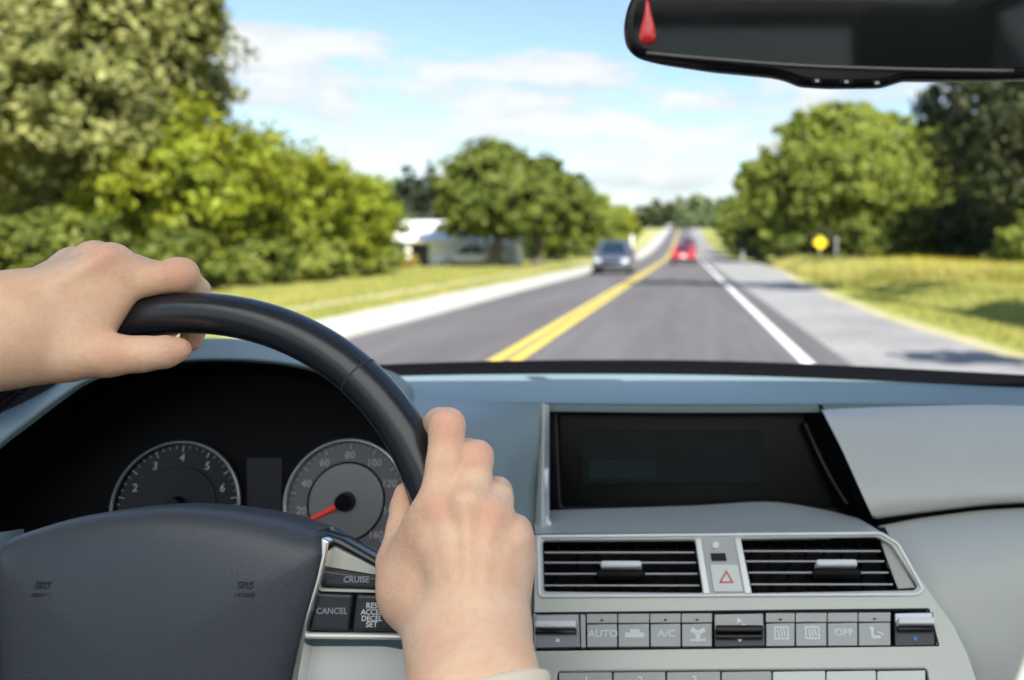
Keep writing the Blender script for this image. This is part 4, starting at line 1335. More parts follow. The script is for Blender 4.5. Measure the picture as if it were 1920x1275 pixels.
M['slat'] = simple('vent_slat', (.42, .42, .43), .3)
M['white_tab'] = simple('vent_tab', (.80, .80, .79), .35, var=.02)
vent(1018, 1302, 1013, 1108, 14, 1165, 'left air vent of the console, next to the hand')
vent(1387, 1646, 1012, 1108, 36, 1568, 'right air vent of the console')

# hazard switch between the vents
plate('hazard_panel', CF, [[(1316, 1009), (1378, 1009), (1400, 1114), (1332, 1114)]], .0012, .004, M['btn'], DASH, rnd=.002)
for poly in ([(1303, 1009), (1315, 1009), (1333, 1114), (1319, 1114)], [(1377, 1009), (1389, 1009), (1411, 1114), (1397, 1114)]):
    plate('divider_strip', CF, [poly], .0030, .005, M['silver_hi'], DASH, rnd=.001, bevel=.0012)
hz = plate('hazard_button', CF, [[(1331, 1058), (1384, 1058), (1394, 1110), (1339, 1110)]], .0032, .003, M['btn_light'], DASH, rnd=.0015, bevel=.0009)
u, v = CF.hit(1362, 1085)
tri = lambda r: [(r * math.sin(2 * math.pi * i / 3), r * math.cos(2 * math.pi * i / 3)) for i in range(3)]
me = plate_mesh([tri(.0075), tri(.0048)], .0004); me.transform(CF.mat(u, v - .001, .0036)); me.materials.append(M['red_print']); link('warning_triangle', me, hz)
plate('sensor_window', CF, [[(1332, 1037), (1360, 1037), (1363, 1051), (1335, 1051)]], .0030, .003, M['gloss_black'], DASH, rnd=.001)
u, v = CF.hit(1342, 1024)
bm = bmesh.new(); cyl_bm(bm, CF.pt(u, v, .001), CF.pt(u, v, .0034), .0036, .003, 16); bm_obj('indicator_dot', bm, M['white_tab'], DASH, smooth=True, auto=40)

# climate buttons
xs = [1100, 1159, 1219, 1278, 1337]
xr = [1436, 1492, 1552, 1610, 1672]
climate = [('AUTO', 1130, 'climate button marked AUTO'), ('REC', 1188, 'climate button with a car outline'), ('A/C', 1248, 'climate button marked A/C'), ('FAN', 1309, 'climate button with a fan symbol'),
           ('FRONT', 1463, 'climate button with the front screen symbol'), ('REAR', 1521, 'climate button with the rear screen symbol'), ('OFF', 1580, 'climate button marked OFF'), ('MODE', 1640, 'climate button with the air flow symbol')]


def px_box(fr, x, y, w, wd, hg, dp, mat, parent, name, bevel=.0006, label=None, w0=None):
    u, v = fr.hit(x, y, w0 if w0 is not None else w)
    bm = bmesh.new()
    box_bm(bm, (0, 0, 0), (wd, hg, dp), fr.mat(u, v, w), bevel=bevel)
    return bm_obj(name, bm, mat, parent, smooth=True, label=label, auto=40)


cells = list(zip(xs[:-1], xs[1:])) + list(zip(xr[:-1], xr[1:]))
for (a, b), (nm, cx, lab) in zip(cells, climate):
    pb = plate('button', CF, [[(a + 1.5, 1170), (b - 1.5, 1169), (b - 1, 1212), (a + 2, 1212)]], .0006, .006, M['btn'], DASH, rnd=.0007, bevel=.0005, label=lab)
    plate('button_header', CF, [[(a + 1, 1150), (b - 1, 1150), (b - 1, 1167), (a + 1, 1167)]], -.0004, .006, M['btn'], DASH, rnd=.0005, bevel=.0004)
    u, v = CF.hit((a + b) / 2 + 2, 1188)
    if nm in ('AUTO', 'A/C', 'OFF'):
        text_on('symbol', nm, CF, u, v, .0008, .0078, M['glyph'], pb, sx=1.15)
    else:
        bm = bmesh.new()
        if nm == 'REC':
            box_bm(bm, (0, -.001, 0), (.016, .004, .0003), CF.mat(u, v, .0008), bevel=.0001); box_bm(bm, (0, .002, 0), (.008, .003, .0003), CF.mat(u, v, .0008))
        elif nm == 'FAN':
            for k_ in range(3):
                box_bm(bm, (.0035, 0, 0), (.006, .0036, .0003), CF.mat(u, v, .0008) @ Matrix.Rotation(R(30 + 120 * k_), 4, 'Z'))
            box_bm(bm, (0, -.0052, 0), (.013, .0016, .0003), CF.mat(u, v, .0008))
        elif nm in ('FRONT', 'REAR'):
            for yy_ in (-.0045, .0045):
                box_bm(bm, (0, yy_, 0), (.012, .0012, .0003), CF.mat(u, v, .0008))
            for xx_ in (-.0055, .0055):
                box_bm(bm, (xx_, 0, 0), (.0012, .008, .0003), CF.mat(u, v, .0008))
            for xx_ in (-.0025, 0, .0025):
                box_bm(bm, (xx_, 0, 0), (.0011, .0065, .0003), CF.mat(u, v, .0008) @ Matrix.Rotation(R(12), 4, 'Z'))
        else:
            cyl_bm(bm, CF.pt(u - .003, v + .003, .0007), CF.pt(u - .003, v + .003, .001), .0018, seg=10)
            box_bm(bm, (-.003, -.001, 0), (.002, .006, .0003), CF.mat(u, v, .0008)); box_bm(bm, (0, -.0035, 0), (.0075, .002, .0003), CF.mat(u, v, .0008))
            box_bm(bm, (.004, .0015, 0), (.005, .0012, .0003), CF.mat(u, v, .0008) @ Matrix.Rotation(R(-30), 4, 'Z'))
        bm_obj('symbol', bm, M['glyph'], pb)
    if nm in ('AUTO', 'A/C', 'FAN', 'FRONT', 'MODE'):
        px_box(CF, (a + b) / 2, 1162, .0002, .0026, .0013, .001, M['btn_dark'], pb, 'indicator', .0002)


def toggle(x0, x1, ytop, bar, top_m, low_m, label, dotm, proud=.006):
    """two-way rocker with a projecting ledge"""
    g = plate('rocker_switch', CF, [[(x0, 1151), (x1, 1150), (x1 + 3, 1212), (x0 + 2, 1213)]], .0002, .006, low_m, DASH, rnd=.001, bevel=.0005, label=label)
    plate('upper_key', CF, [[(x0 + 2, 1152), (x1 - 2, 1151), (x1 - 1, ytop - 4), (x0 + 2, ytop - 4)]], .0025, .004, top_m, g, rnd=.001, bevel=.0006)
    a, b = CF.hit(x0 + 3, ytop, 0), CF.hit(x1 - 3, ytop, 0)
    bm = bmesh.new(); box_bm(bm, (0, 0, 0), (b[0] - a[0], .0052, proud * 2), CF.mat((a[0] + b[0]) / 2, a[1], proud * .6), bevel=.0012)
    bm_obj('ledge', bm, bar, g, smooth=True, auto=40)
    bm = bmesh.new(); box_bm(bm, (0, 0, 0), (b[0] - a[0], .0038, proud), CF.mat((a[0] + b[0]) / 2, a[1] - .0046, proud * .3), bevel=.0008)
    bm_obj('ledge_underside', bm, M['gloss_black'], g, smooth=True, auto=40)
    u, v = CF.hit((x0 + x1) / 2 + 2, 1200)
    bm = bmesh.new(); cyl_bm(bm, CF.pt(u, v, .0002), CF.pt(u, v, .0014), .0017, seg=12); bm_obj('mark', bm, dotm, g)
    return g


P_lil = simple('lilac_grey_key', (.30, .28, .33), .4)
toggle(1004, 1086, 1173, M['white_tab'], M['btn'], P_lil, 'leftmost rocker switch with a white ledge', M['glyph'])
plate('button', CF, [[(1089, 1151), (1098, 1151), (1099, 1213), (1091, 1213)]], .0004, .005, M['btn'], DASH, rnd=.0004, bevel=.0003)
t2 = toggle(1339, 1433, 1184, M['gloss_black'], M['btn'], M['btn_dark'], 'middle rocker switch, dark with an arrow mark', M['glyph'], .007)
u, v = CF.hit(1386, 1166)
bm = bmesh.new(); cyl_bm(bm, CF.pt(u, v, .0024), CF.pt(u, v, .0030), .0028, .0028, 3); cyl_bm(bm, CF.pt(u + .004, v - .004, .0024), CF.pt(u + .004, v - .004, .003), .002, seg=10); bm_obj('symbol', bm, M['glyph'], t2)
toggle(1678, 1751, 1172, M['white_tab'], M['white_tab'], M['btn_dark'], 'rightmost rocker switch with a white top and blue lower mark', M['blue_print'], .008)
frame_rim('climate_surround', [(1000, 1148), (1743, 1144), (1762, 1213), (1002, 1218)], -.0006, .0009, M['gloss_black'], .001)

# radio preset row at the bottom edge
rx = [1048, 1150, 1250, 1353, 1449, 1550, 1645, 1738]
for i in range(7):
    mt = M['btn'] if i < 4 else M['btn_light']
    pb = plate('preset_button', CF, [[(rx[i] + 1.5, 1260), (rx[i + 1] - 1.5, 1259), (rx[i + 1] + 1, 1345), (rx[i] + 2, 1345)]], .0008, .006, mt, DASH, rnd=.001, bevel=.0006)
    if i < 3:
        u, v = CF.hit((rx[i] + rx[i + 1]) / 2 + 2, 1275)
        text_on('numeral', str(i + 1), CF, u, v - .001, .001, .010, M['glyph'], pb)


# ---------------------------------------------------------------- steering wheel
C_W = Vector((-.3498, .5643, EYE - .2322))
R_W, T_W = .1893, .0145
WT = R(12)
WF = Frame(C_W, (1, 0, 0), (0, math.sin(WT), math.cos(WT)))
WHEEL = empty('steering_wheel', C_W, 'black leather steering wheel with silver trimmed spokes', 'steering wheel')


def wl(o):
    """keep world place under the wheel's empty"""
    for v in o.data.vertices:
        v.co -= C_W
    return o


def torus(R0, r, a0=0, a1=360, seg=160, ss=24, sx=1.0):
    V, Fc = [], []
    closed = a1 - a0 >= 360
    n = seg if closed else seg + 1
    for i in range(n):
        a = R(a0 + (a1 - a0) * i / seg)
        for k in range(ss):
            b = 2 * math.pi * k / ss
            rr = R0 + r * math.cos(b)
            V.append(WF.pt(rr * math.cos(a), rr * math.sin(a), r * 1.08 * math.sin(b)))
    for i in range(seg):
        i2 = (i + 1) % n
        for k in range(ss):
            k2 = (k + 1) % ss
            Fc.append((i * ss + k, i * ss + k2, i2 * ss + k2, i2 * ss + k))
    return V, Fc


V, Fc = torus(R_W, T_W)
wl(mesh_obj('rim', V, Fc, M['leather'], WHEEL, smooth=True))
# seams where leather sections meet
u1, v1 = WF.hit(672, 705)
sa = math.degrees(math.atan2(v1, u1))
for a in (sa, 180 - sa, -25, 205):
    V, Fc = torus(R_W, T_W * 1.012, a - .22, a + .22, 2)
    wl(mesh_obj('seam', V, Fc, M['seam'], WHEEL, smooth=True))
# stitched inner seam line
tb = tube('stitching', [WF.pt((R_W - T_W * .97) * math.cos(R(a)), (R_W - T_W * .97) * math.sin(R(a)), .003) for a in range(0, 360, 3)], .0007, M['seam'], WHEEL, 5, closed=True)
wl(tb)

# airbag cover
right = [(254, 955), (330, 957), (400, 963), (480, 977), (545, 997), (584, 1013), (597, 1030), (597, 1050), (588, 1090), (566, 1170), (545, 1250), (520, 1340), (485, 1440), (420, 1520), (340, 1548), (254, 1552)]
qr = [WF.hit(a, b, .032) for a, b in right]
cu0 = WF.hit(254, 1250, .032)
ql = [(2 * cu0[0] - u, v) for u, v in qr[::-1]][1:-1]
outline = [np.array((u, v, 0.)) for u, v in qr + ql]
dense = []
outline[0][0] = cu0[0]; outline[len(qr) - 1][0] = cu0[0]
n_ = len(outline)
for i in range(n_):
    p0, p1, p2, p3 = outline[i - 1], outline[i], outline[(i + 1) % n_], outline[(i + 2) % n_]
    for t in (0, .25, .5, .75):
        dense.append(0.5 * (2 * p1 + (p2 - p0) * t + (2 * p0 - 5 * p1 + 4 * p2 - p3) * t * t + (3 * p1 - p0 - 3 * p2 + p3) * t ** 3))
prof = [(1.0, -.030), (1.0, -.006), (.992, .002), (.975, .0075), (.94, .0125), (.885, .0165), (.80, .0195), (.65, .0225), (.45, .0245), (.25, .0255), (.08, .026)]
V, Fc = [], []
for s, h in prof:
    for p in dense:
        V.append(WF.pt(cu0[0] + (p[0] - cu0[0]) * s, cu0[1] + (p[1] - cu0[1]) * s, .012 + h))
nd = len(dense)
for i in range(len(prof) - 1):
    for k in range(nd):
        k2 = (k + 1) % nd
        Fc.append((i * nd + k, i * nd + k2, (i + 1) * nd + k2, (i + 1) * nd + k))
Fc.append(tuple((len(prof) - 1) * nd + k for k in range(nd)))
wl(mesh_obj('airbag_cover', V, Fc, M['airbag'], WHEEL, smooth=True))
for px_, lab in ((458, None), (78, None)):
    u, v = WF.hit(px_, 1102, .036)
    wl(text_on('lettering', 'SRS', WF, u, v + .0012, .0352, .0060, M['seam'], WHEEL, sx=1.1, depth=.0005))
    wl(text_on('lettering', 'AIRBAG', WF, u, v - .0045, .0352, .0034, M['seam'], WHEEL, sx=1.1, depth=.0005))


def wplate(name, polys, w0, depth, mat, parent=None, **kw):
    return wl(plate(name, WF, polys, w0, depth, mat, parent or WHEEL, **kw))


def mirrored(poly):
    """mirror a pixel outline about the wheel's centre column"""
    return poly


# silver strip hugging the cover
strip = [(602, 1008), (616, 1015), (612, 1045), (603, 1085), (575, 1170), (556, 1280), (540, 1400), (520, 1400), (543, 1280), (568, 1170), (592, 1085), (601, 1045)]
wplate('trim_strip', [strip], .024, .030, M['chrome'], rnd=.001, bevel=.0012)
# spoke body
wplate('spoke', [[(600, 1000), (640, 1022), (705, 1052), (800, 1085), (850, 1100), (850, 1215), (800, 1230), (720, 1215), (560, 1215), (560, 1160)]], .010, .030, M['hood_pl'], rnd=.004, bevel=.004)
wplate('spoke_cover', [[(616, 1018), (700, 1060), (730, 1080), (735, 1092), (608, 1070)]], .0125, .006, M['dash_light'], rnd=.002, bevel=.0016)
wplate('spoke_edge', [[(592, 994), (640, 1010), (712, 1052), (770, 1082), (765, 1094), (704, 1066), (610, 1016)]], .0150, .018, M['leather'], rnd=.002, bevel=.003)
wplate('lower_spoke', [[(566, 1192), (745, 1192), (800, 1210), (812, 1260), (760, 1330), (640, 1330), (600, 1420), (528, 1420), (548, 1280)]], .008, .02, M['silver_hi'], rnd=.006, bevel=.005)
wplate('button_well', [[(606, 1062), (728, 1082), (752, 1120), (757, 1192), (570, 1190), (585, 1130)]], .014, .008, M['gloss_black'], rnd=.002, bevel=.001)
b1 = wplate('button', [[(610, 1069), (718, 1084), (730, 1106), (604, 1098)]], .0180, .006, M['btn_dark'], rnd=.002, bevel=.0016, label='upper wide button on the spoke marked CRUISE')
b2 = wplate('button', [[(596, 1112), (660, 1115), (652, 1184), (580, 1182)]], .0185, .006, M['btn_dark'], rnd=.002, bevel=.0018, label='left square button on the spoke marked CANCEL')
b3 = wplate('button', [[(668, 1115), (736, 1117), (752, 1184), (660, 1184)]], .0185, .006, M['btn_dark'], rnd=.002, bevel=.0018, label='right square button on the spoke marked RES ACCEL and DECEL SET')
wplate('button_divider', [[(602, 1104), (738, 1108), (739, 1113), (601, 1109)]], .0186, .006, M['silver'], rnd=0, bevel=.0004)
wplate('ledge', [[(567, 1188), (756, 1190), (760, 1201), (564, 1199)]], .0190, .008, M['silver_hi'], rnd=.001, bevel=.0015)


def wtext(body, px_, py_, size, parent, mat, w=.0190, **kw):
    u, v = WF.hit(px_, py_, w)
    return wl(text_on('lettering', body, WF, u, v, w, size, mat, parent, **kw))


wtext('CRUISE', 668, 1087, .0052, b1, M['glyph_dim'], .0183)
wtext('CANCEL', 622, 1146, .0052, b2, M['glyph_dim'], .0188)
wtext('RES', 697, 1136, .0048, b3, M['glyph'], .0188); wtext('ACCEL', 697, 1148, .0045, b3, M['glyph'], .0188)
wtext('DECEL', 697, 1160, .0045, b3, M['glyph'], .0188); wtext('SET', 697, 1171, .0048, b3, M['glyph'], .0188)
# left spoke, mirrored about the wheel axis (out of the picture)
uL = [(-u, v) for u, v in [WF.hit(a, b, .01) for a, b in [(600, 1000), (705, 1052), (800, 1085), (850, 1100), (850, 1215), (800, 1230), (560, 1215), (560, 1160)]]]
me = plate_mesh([uL], .03, .004); me.transform(WF.mat(0, 0, .010)); me.materials.append(M['hood_pl']); wl(link('spoke', me, WHEEL))
# lower spoke to the rim
bm = bmesh.new(); box_bm(bm, (0, -.13, -.012), (.07, .10, .018), WF.mat(), bevel=.006); wl(bm_obj('bottom_spoke', bm, M['leather'], WHEEL, smooth=True, auto=40))
bm = bmesh.new(); cyl_bm(bm, WF.pt(-.01, -.045, -.012), WF.pt(-.01, -.06, -.20), .035, .04, 24); wl(bm_obj('column', bm, M['black'], WHEEL, smooth=True, auto=40))
# stalk behind the wheel
STALK = empty('wiper_stalk', at(720, 1250, .60), 'black wiper stalk behind the lower spoke, next to the wrist', 'control stalk')
so = at(720, 1250, .60)
for o in (tube('lever', curve_pts([at(560, 1290, .64) - so, at(640, 1262, .615) - so, at(700, 1243, .60) - so, at(760, 1240, .59) - so], 5), lambda t: .009 + .006 * t, M['gloss_black'], STALK, 14),
          tube('end_cap', [at(752, 1240, .592) - so, at(776, 1240, .588) - so, at(790, 1240, .586) - so], lambda t: .0165 - .004 * t, M['rubber'], STALK, 16)):
    pass


# ---------------------------------------------------------------- mirror
def mirror():
    D = .47
    fr = Frame(at(1590, 30, D), Vector((1, 0, 0)), Vector((0, math.sin(R(-4)), math.cos(R(-4)))))
    O = fr.O.copy()
    root = empty('rear_view_mirror', O, 'black rear view mirror with three buttons under its glass, top right', 'mirror')

    def loc(o):
        for v in o.data.vertices: v.co -= O
        return o
    left = [(1190, -20), (1175, 10), (1167, 50), (1172, 85), (1190, 105), (1225, 116), (1330, 132), (1450, 143), (1478, 150), (1502, 161), (1560, 165), (1655, 164), (1678, 157), (1700, 150), (1850, 151), (1960, 148),
            (2010, 130), (2030, 90), (2028, 30), (2005, -30), (1960, -60), (1600, -85), (1260, -60)]
    q = [fr.hit(a, b) for a, b in left]
    me = plate_mesh([rounded(q, .006, 3)], .012, .005, 4)
    me.transform(fr.mat(0, 0, 0)); me.materials.append(M['black'])
    me.polygons.foreach_set('use_smooth', [True] * len(me.polygons)); sharp_by_angle(me, 45)
    me.materials[0] = M['gloss_black']
    loc(link('housing', me, root))
    # domed back
    V, Fc = [], []
    rings = [(1.0, -.012), (.97, -.022), (.85, -.032), (.6, -.038), (.2, -.040)]
    cu_, cv_ = fr.hit(1600, 35)
    qq = rounded(q, .006, 3)
    for s, h in rings:
        for u, v in qq: V.append(fr.pt(cu_ + (u - cu_) * s * .985, cv_ + (v - cv_) * s * .985, h))
    n = len(qq)
    for i in range(len(rings) - 1):
        for k_ in range(n): Fc.append((i * n + k_, i * n + (k_ + 1) % n, (i + 1) * n + (k_ + 1) % n, (i + 1) * n + k_))
    Fc.append(tuple((len(rings) - 1) * n + k_ for k_ in range(n)))
    loc(mesh_obj('back_shell', V, Fc, M['gloss_black'], root, smooth=True))
    gl = [(1200, -10), (1188, 20), (1186, 60), (1196, 86), (1222, 97), (1340, 110), (1480, 120), (1650, 126), (1850, 130), (1960, 128), (2000, 110), (2010, 60), (2000, -10), (1950, -40), (1600, -62), (1260, -40)]
    g = [fr.hit(a, b, .0012) for a, b in gl]
    me = plate_mesh([rounded(g, .006, 3)], .0016, .0004)
    me.transform(fr.mat(0, 0, .0012)); me.materials.append(M['mirror']); loc(link('mirror_glass', me, root))
    # thin pale bevel line along the lower edge of the glass
    rim = [fr.hit(a, b, .001) for a, b in [(1212, 99), (1280, 106), (1400, 116), (1500, 123), (1600, 127), (1750, 131), (1900, 133)]]
    loc(tube('glass_bevel', curve_pts([fr.pt(u, v, .001) for u, v in rim], 4), .0011, simple('bevel_grey', (.10, .10, .11), .3), root, 6))
    # red reflection at the left end of the glass, modelled as a solid teardrop
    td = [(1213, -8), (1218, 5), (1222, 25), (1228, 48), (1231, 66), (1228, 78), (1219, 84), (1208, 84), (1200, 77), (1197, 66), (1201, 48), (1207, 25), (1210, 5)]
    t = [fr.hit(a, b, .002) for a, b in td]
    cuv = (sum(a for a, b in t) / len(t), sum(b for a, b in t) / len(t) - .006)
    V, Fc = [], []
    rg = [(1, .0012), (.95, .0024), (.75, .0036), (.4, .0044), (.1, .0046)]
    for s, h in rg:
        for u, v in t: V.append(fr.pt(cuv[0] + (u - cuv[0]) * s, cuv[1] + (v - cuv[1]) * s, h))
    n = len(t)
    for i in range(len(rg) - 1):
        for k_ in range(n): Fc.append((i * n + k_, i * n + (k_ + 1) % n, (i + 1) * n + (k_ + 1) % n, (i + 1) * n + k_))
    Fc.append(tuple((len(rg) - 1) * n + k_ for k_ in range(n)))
    loc(mesh_obj('teardrop_reflection', V, Fc, M['red_reflection'], root, smooth=True))
    for a, b, w_ in ((1531, 152, 1), (1586, 154, 1.3), (1643, 156, .8)):
        u, v = fr.hit(a, b)
        bm = bmesh.new(); box_bm(bm, (0, 0, 0), (.0062 * w_, .0034, .0016), fr.mat(u, v, .0008), bevel=.0008); s_ = loc(bm_obj('button', bm, M['black'], root, smooth=True, auto=40))
        bm = bmesh.new(); box_bm(bm, (0, 0, 0), (.0022, .0016, .0006), fr.mat(u, v, .0018)); loc(bm_obj('mark', bm, M['glyph_dim'], s_))
    loc(tube('mount', [fr.pt(0, .05, -.035), fr.pt(0, .08, -.07), fr.pt(0, .20, -.09)], .012, M['black'], root, 12))


mirror()


# ---------------------------------------------------------------- hands
def surface_nets(f, org, h):
    s = f < 0
    nx, ny, nz = f.shape
    cells = np.zeros((nx - 1, ny - 1, nz - 1), np.int8)
    for dx in (0, 1):
        for dy in (0, 1):
            for dz in (0, 1):
                cells += s[dx:nx - 1 + dx, dy:ny - 1 + dy, dz:nz - 1 + dz]
    act = (cells > 0) & (cells < 8)
    I = np.argwhere(act)
    idx = -np.ones(act.shape, np.int64); idx[act] = np.arange(len(I))
    acc = np.zeros((len(I), 3)); cnt = np.zeros(len(I))
    corners = [(a, b, c) for a in (0, 1) for b in (0, 1) for c in (0, 1)]
    for a in corners:
        for ax in range(3):
            if a[ax] == 1: continue
            b = list(a); b[ax] = 1
            fa = f[I[:, 0] + a[0], I[:, 1] + a[1], I[:, 2] + a[2]]; fb = f[I[:, 0] + b[0], I[:, 1] + b[1], I[:, 2] + b[2]]
            m = (fa < 0) != (fb < 0)
            t = np.where(m, fa / np.where(m, fa - fb, 1), 0)
            p = np.array(a, float)[None] + t[:, None] * (np.array(b, float) - np.array(a, float))[None]
            acc[m] += p[m]; cnt[m] += 1
    V = (I + acc / cnt[:, None]) * h + org
    Fs = []
    for ax in range(3):
        o1, o2 = (ax + 1) % 3, (ax + 2) % 3
        sl0 = [slice(None)] * 3; sl1 = [slice(None)] * 3
        sl0[ax] = slice(0, -1); sl1[ax] = slice(1, None)
        a, b = s[tuple(sl0)], s[tuple(sl1)]
        E = np.argwhere(a != b)
        ok = (E[:, o1] > 0) & (E[:, o2] > 0) & (E[:, o1] < act.shape[o1]) & (E[:, o2] < act.shape[o2])
        E = E[ok]
        q = []
        for d1, d2 in ((-1, -1), (0, -1), (0, 0), (-1, 0)):
            c = E.copy(); c[:, o1] += d1; c[:, o2] += d2
            q.append(idx[c[:, 0], c[:, 1], c[:, 2]])
        q = np.stack(q, 1)
        flip = b[E[:, 0], E[:, 1], E[:, 2]]
        q[flip] = q[flip][:, ::-1]
        Fs.append(q)
    return V, np.concatenate(Fs)


def smin(a, b, k):
    if k <= 0: return np.minimum(a, b)
    h = np.clip(.5 + .5 * (b - a) / k, 0, 1)
    return b * (1 - h) + a * h - k * h * (1 - h)


def build_hand(name, chains, palm, arm, extra, h, parent, label, flush_pts, cuts=()):
    """chains: list of [(point, radius)...] fingers; palm: list of (p,q,r1,r2); arm likewise"""
    allp = [np.array(p) for c in chains for p, r in c] + [np.array(s[0]) for s in palm + arm] + [np.array(s[1]) for s in palm + arm]
    A = np.array(allp)
    pad = .048
    lo, hi = A.min(0) - pad, A.max(0) + pad
    n = np.ceil((hi - lo) / h).astype(int)
    X, Y, Z = np.meshgrid(*[np.arange(n[i], dtype=np.float32) * np.float32(h) + np.float32(lo[i]) for i in range(3)], indexing='ij')

    def cone(p, q, r1, r2):
        p, q = np.array(p, np.float32), np.array(q, np.float32)
        d = q - p; L2 = float(d @ d) + 1e-12
        t = np.clip(((X - p[0]) * d[0] + (Y - p[1]) * d[1] + (Z - p[2]) * d[2]) / L2, 0, 1)
        return np.sqrt((X - p[0] - d[0] * t) ** 2 + (Y - p[1] - d[1] * t) ** 2 + (Z - p[2] - d[2] * t) ** 2) - (r1 + (r2 - r1) * t)
    P = None
    for s in palm:
        c = cone(*s[:4]); P = c if P is None else smin(P, c, .016)
    for s in arm:
        P = smin(P, cone(*s[:4]), .02)
    Fg = None
    for c in chains:
        f = None
        for (p, r), (q, r2) in zip(c[:-1], c[1:]):
            g = cone(p, q, r, r2); f = g if f is None else smin(f, g, .003)
        Fg = f if Fg is None else smin(Fg, f, .0014)
    T = smin(P, Fg, .0075)
    for s in extra:
        T = smin(T, cone(*s[:4]), s[4])
    for (p, q, r, k) in cuts:      # smooth grooves
        c = -cone(p, q, r, r)
        hh = np.clip(.5 - .5 * (T - c) / k, 0, 1)
        T = T * (1 - hh) + c * hh + k * hh * (1 - hh)
    V, Q = surface_nets(T, lo, h)
    me = bpy.data.meshes.new(name)
    nv, nf = len(V), len(Q)
    me.vertices.add(nv); me.vertices.foreach_set('co', V.astype(np.float32).reshape(-1))
    me.loops.add(nf * 4); me.loops.foreach_set('vertex_index', Q.astype(np.int32).reshape(-1))
    me.polygons.add(nf); me.polygons.foreach_set('loop_start', np.arange(0, nf * 4, 4, dtype=np.int32))
    me.update(calc_edges=True)
    me.polygons.foreach_set('use_smooth', [True] * nf)
    fl = np.zeros(nv)
    for (p, r) in flush_pts:
        d = np.linalg.norm(V - np.array(p)[None], axis=1)
        fl = np.maximum(fl, np.clip(1 - d / r, 0, 1))
    fl = fl * fl * (3 - 2 * fl)
    at2 = me.attributes.new('flush', 'FLOAT', 'POINT'); at2.data.foreach_set('value', fl.astype(np.float32))
    me.materials.append(M['skin'])
    o = link(name, me, parent, label)
    md = o.modifiers.new('smooth', 'SMOOTH'); md.factor = .5; md.iterations = 3
    return o


def A3(px_, py_, D):
    return tuple(at(px_, py_, D))


PERSON = empty('person', (0, 0, 0), 'driver gripping the steering wheel with both bare hands, cream shirt cuff', 'person')

# right hand (lower, nearer the console)
Wr = A3(884, 1205, .497)
idx = [(A3(822, 950, .536), .0128), (A3(835, 868, .548), .0116), (A3(838, 798, .562), .0112), (A3(824, 792, .588), .0098), (A3(796, 812, .605), .0092), (A3(770, 832, .606), .0080)]
mid = [(A3(876, 948, .532), .0125), (A3(888, 900, .545), .0114), (A3(892, 858, .562), .0110), (A3(876, 850, .590), .0098), (A3(842, 872, .606), .0090), (A3(812, 892, .604), .0080)]
rin = [(A3(922, 968, .536), .0120), (A3(930, 938, .550), .0108), (A3(930, 925, .566), .0104), (A3(908, 925, .590), .0092), (A3(870, 940, .602), .0086), (A3(842, 955, .600), .0075)]
pin = [(A3(962, 1010, .540), .0112), (A3(966, 996, .553), .0098), (A3(960, 990, .568), .0092), (A3(932, 996, .588), .0083), (A3(895, 1012, .594), .0078), (A3(865, 1022, .592), .0068)]
thb = [(A3(778, 1130, .535), .0150), (A3(740, 1050, .556), .0110), (A3(753, 988, .572), .0094), (A3(758, 950, .582), .0090), (A3(760, 925, .586), .0076)]
palm = [(Wr, A3(825, 960, .536), .0190, .0125), (Wr, A3(874, 955, .532), .0200, .0125), (Wr, A3(920, 975, .535), .0200, .0120), (Wr, A3(960, 1018, .540), .0190, .0118),
        (A3(840, 1090, .535), A3(930, 1080, .535), .0145, .0145), (A3(792, 1090, .548), A3(800, 985, .548), .0140, .0105), (A3(830, 1020, .545), A3(945, 1040, .547), .0130, .0120),
        (A3(850, 1160, .515), A3(768, 1110, .540), .0175, .0150), (A3(768, 1110, .540), A3(838, 1040, .530), .0150, .0138), (A3(780, 1120, .534), A3(832, 1240, .486), .0130, .0145), (A3(802, 1120, .530), A3(855, 1200, .500), .0135, .0155), (A3(756, 1065, .548), A3(815, 1005, .537), .0112, .0125), (A3(775, 1020, .556), A3(812, 975, .540), .0095, .0115), (A3(950, 1060, .545), A3(935, 1160, .520), .0140, .0165)]
arm = [(Wr, A3(892, 1300, .468), .0215, .0245), (A3(858, 1215, .497), A3(866, 1300, .470), .0200, .0225), (A3(915, 1215, .497), A3(922, 1300, .470), .0195, .0225),
       (A3(892, 1300, .468), (-.075, .27, 1.00), .0260, .042)]
ext = []
for (m, w) in ((A3(824, 952, .5245), A3(862, 1130, .490)), (A3(876, 948, .5205), A3(880, 1130, .487)), (A3(921, 968, .525), A3(900, 1130, .488)), (A3(960, 1012, .530), A3(915, 1140, .492))):
    ext.append((m, w, .0014, .0010, .007))
ext += [(A3(824, 948, .528), A3(826, 956, .528), .0082, .0082, .006), (A3(876, 944, .524), A3(877, 952, .524), .0085, .0085, .006), (A3(922, 966, .528), A3(921, 973, .528), .0078, .0078, .006), (A3(962, 1012, .534), A3(961, 1018, .534), .0074, .0074, .006)]
ext += [(A3(838, 800, .557), A3(838, 806, .556), .0105, .0105, .004), (A3(892, 860, .557), A3(892, 866, .556), .0103, .0103, .004)]
fl = [(A3(838, 790, .552), .022), (A3(893, 850, .552), .020), (A3(930, 918, .556), .018), (A3(965, 1000, .545), .022), (A3(740, 1050, .545), .02), (A3(824, 950, .52), .016), (A3(757, 922, .585), .018), (A3(921, 970, .52), .016)]
build_hand('hand', [idx, mid, rin, pin, thb], palm, arm, ext, .0014, PERSON, 'right hand and forearm, fingers pointing up over the rim', fl)

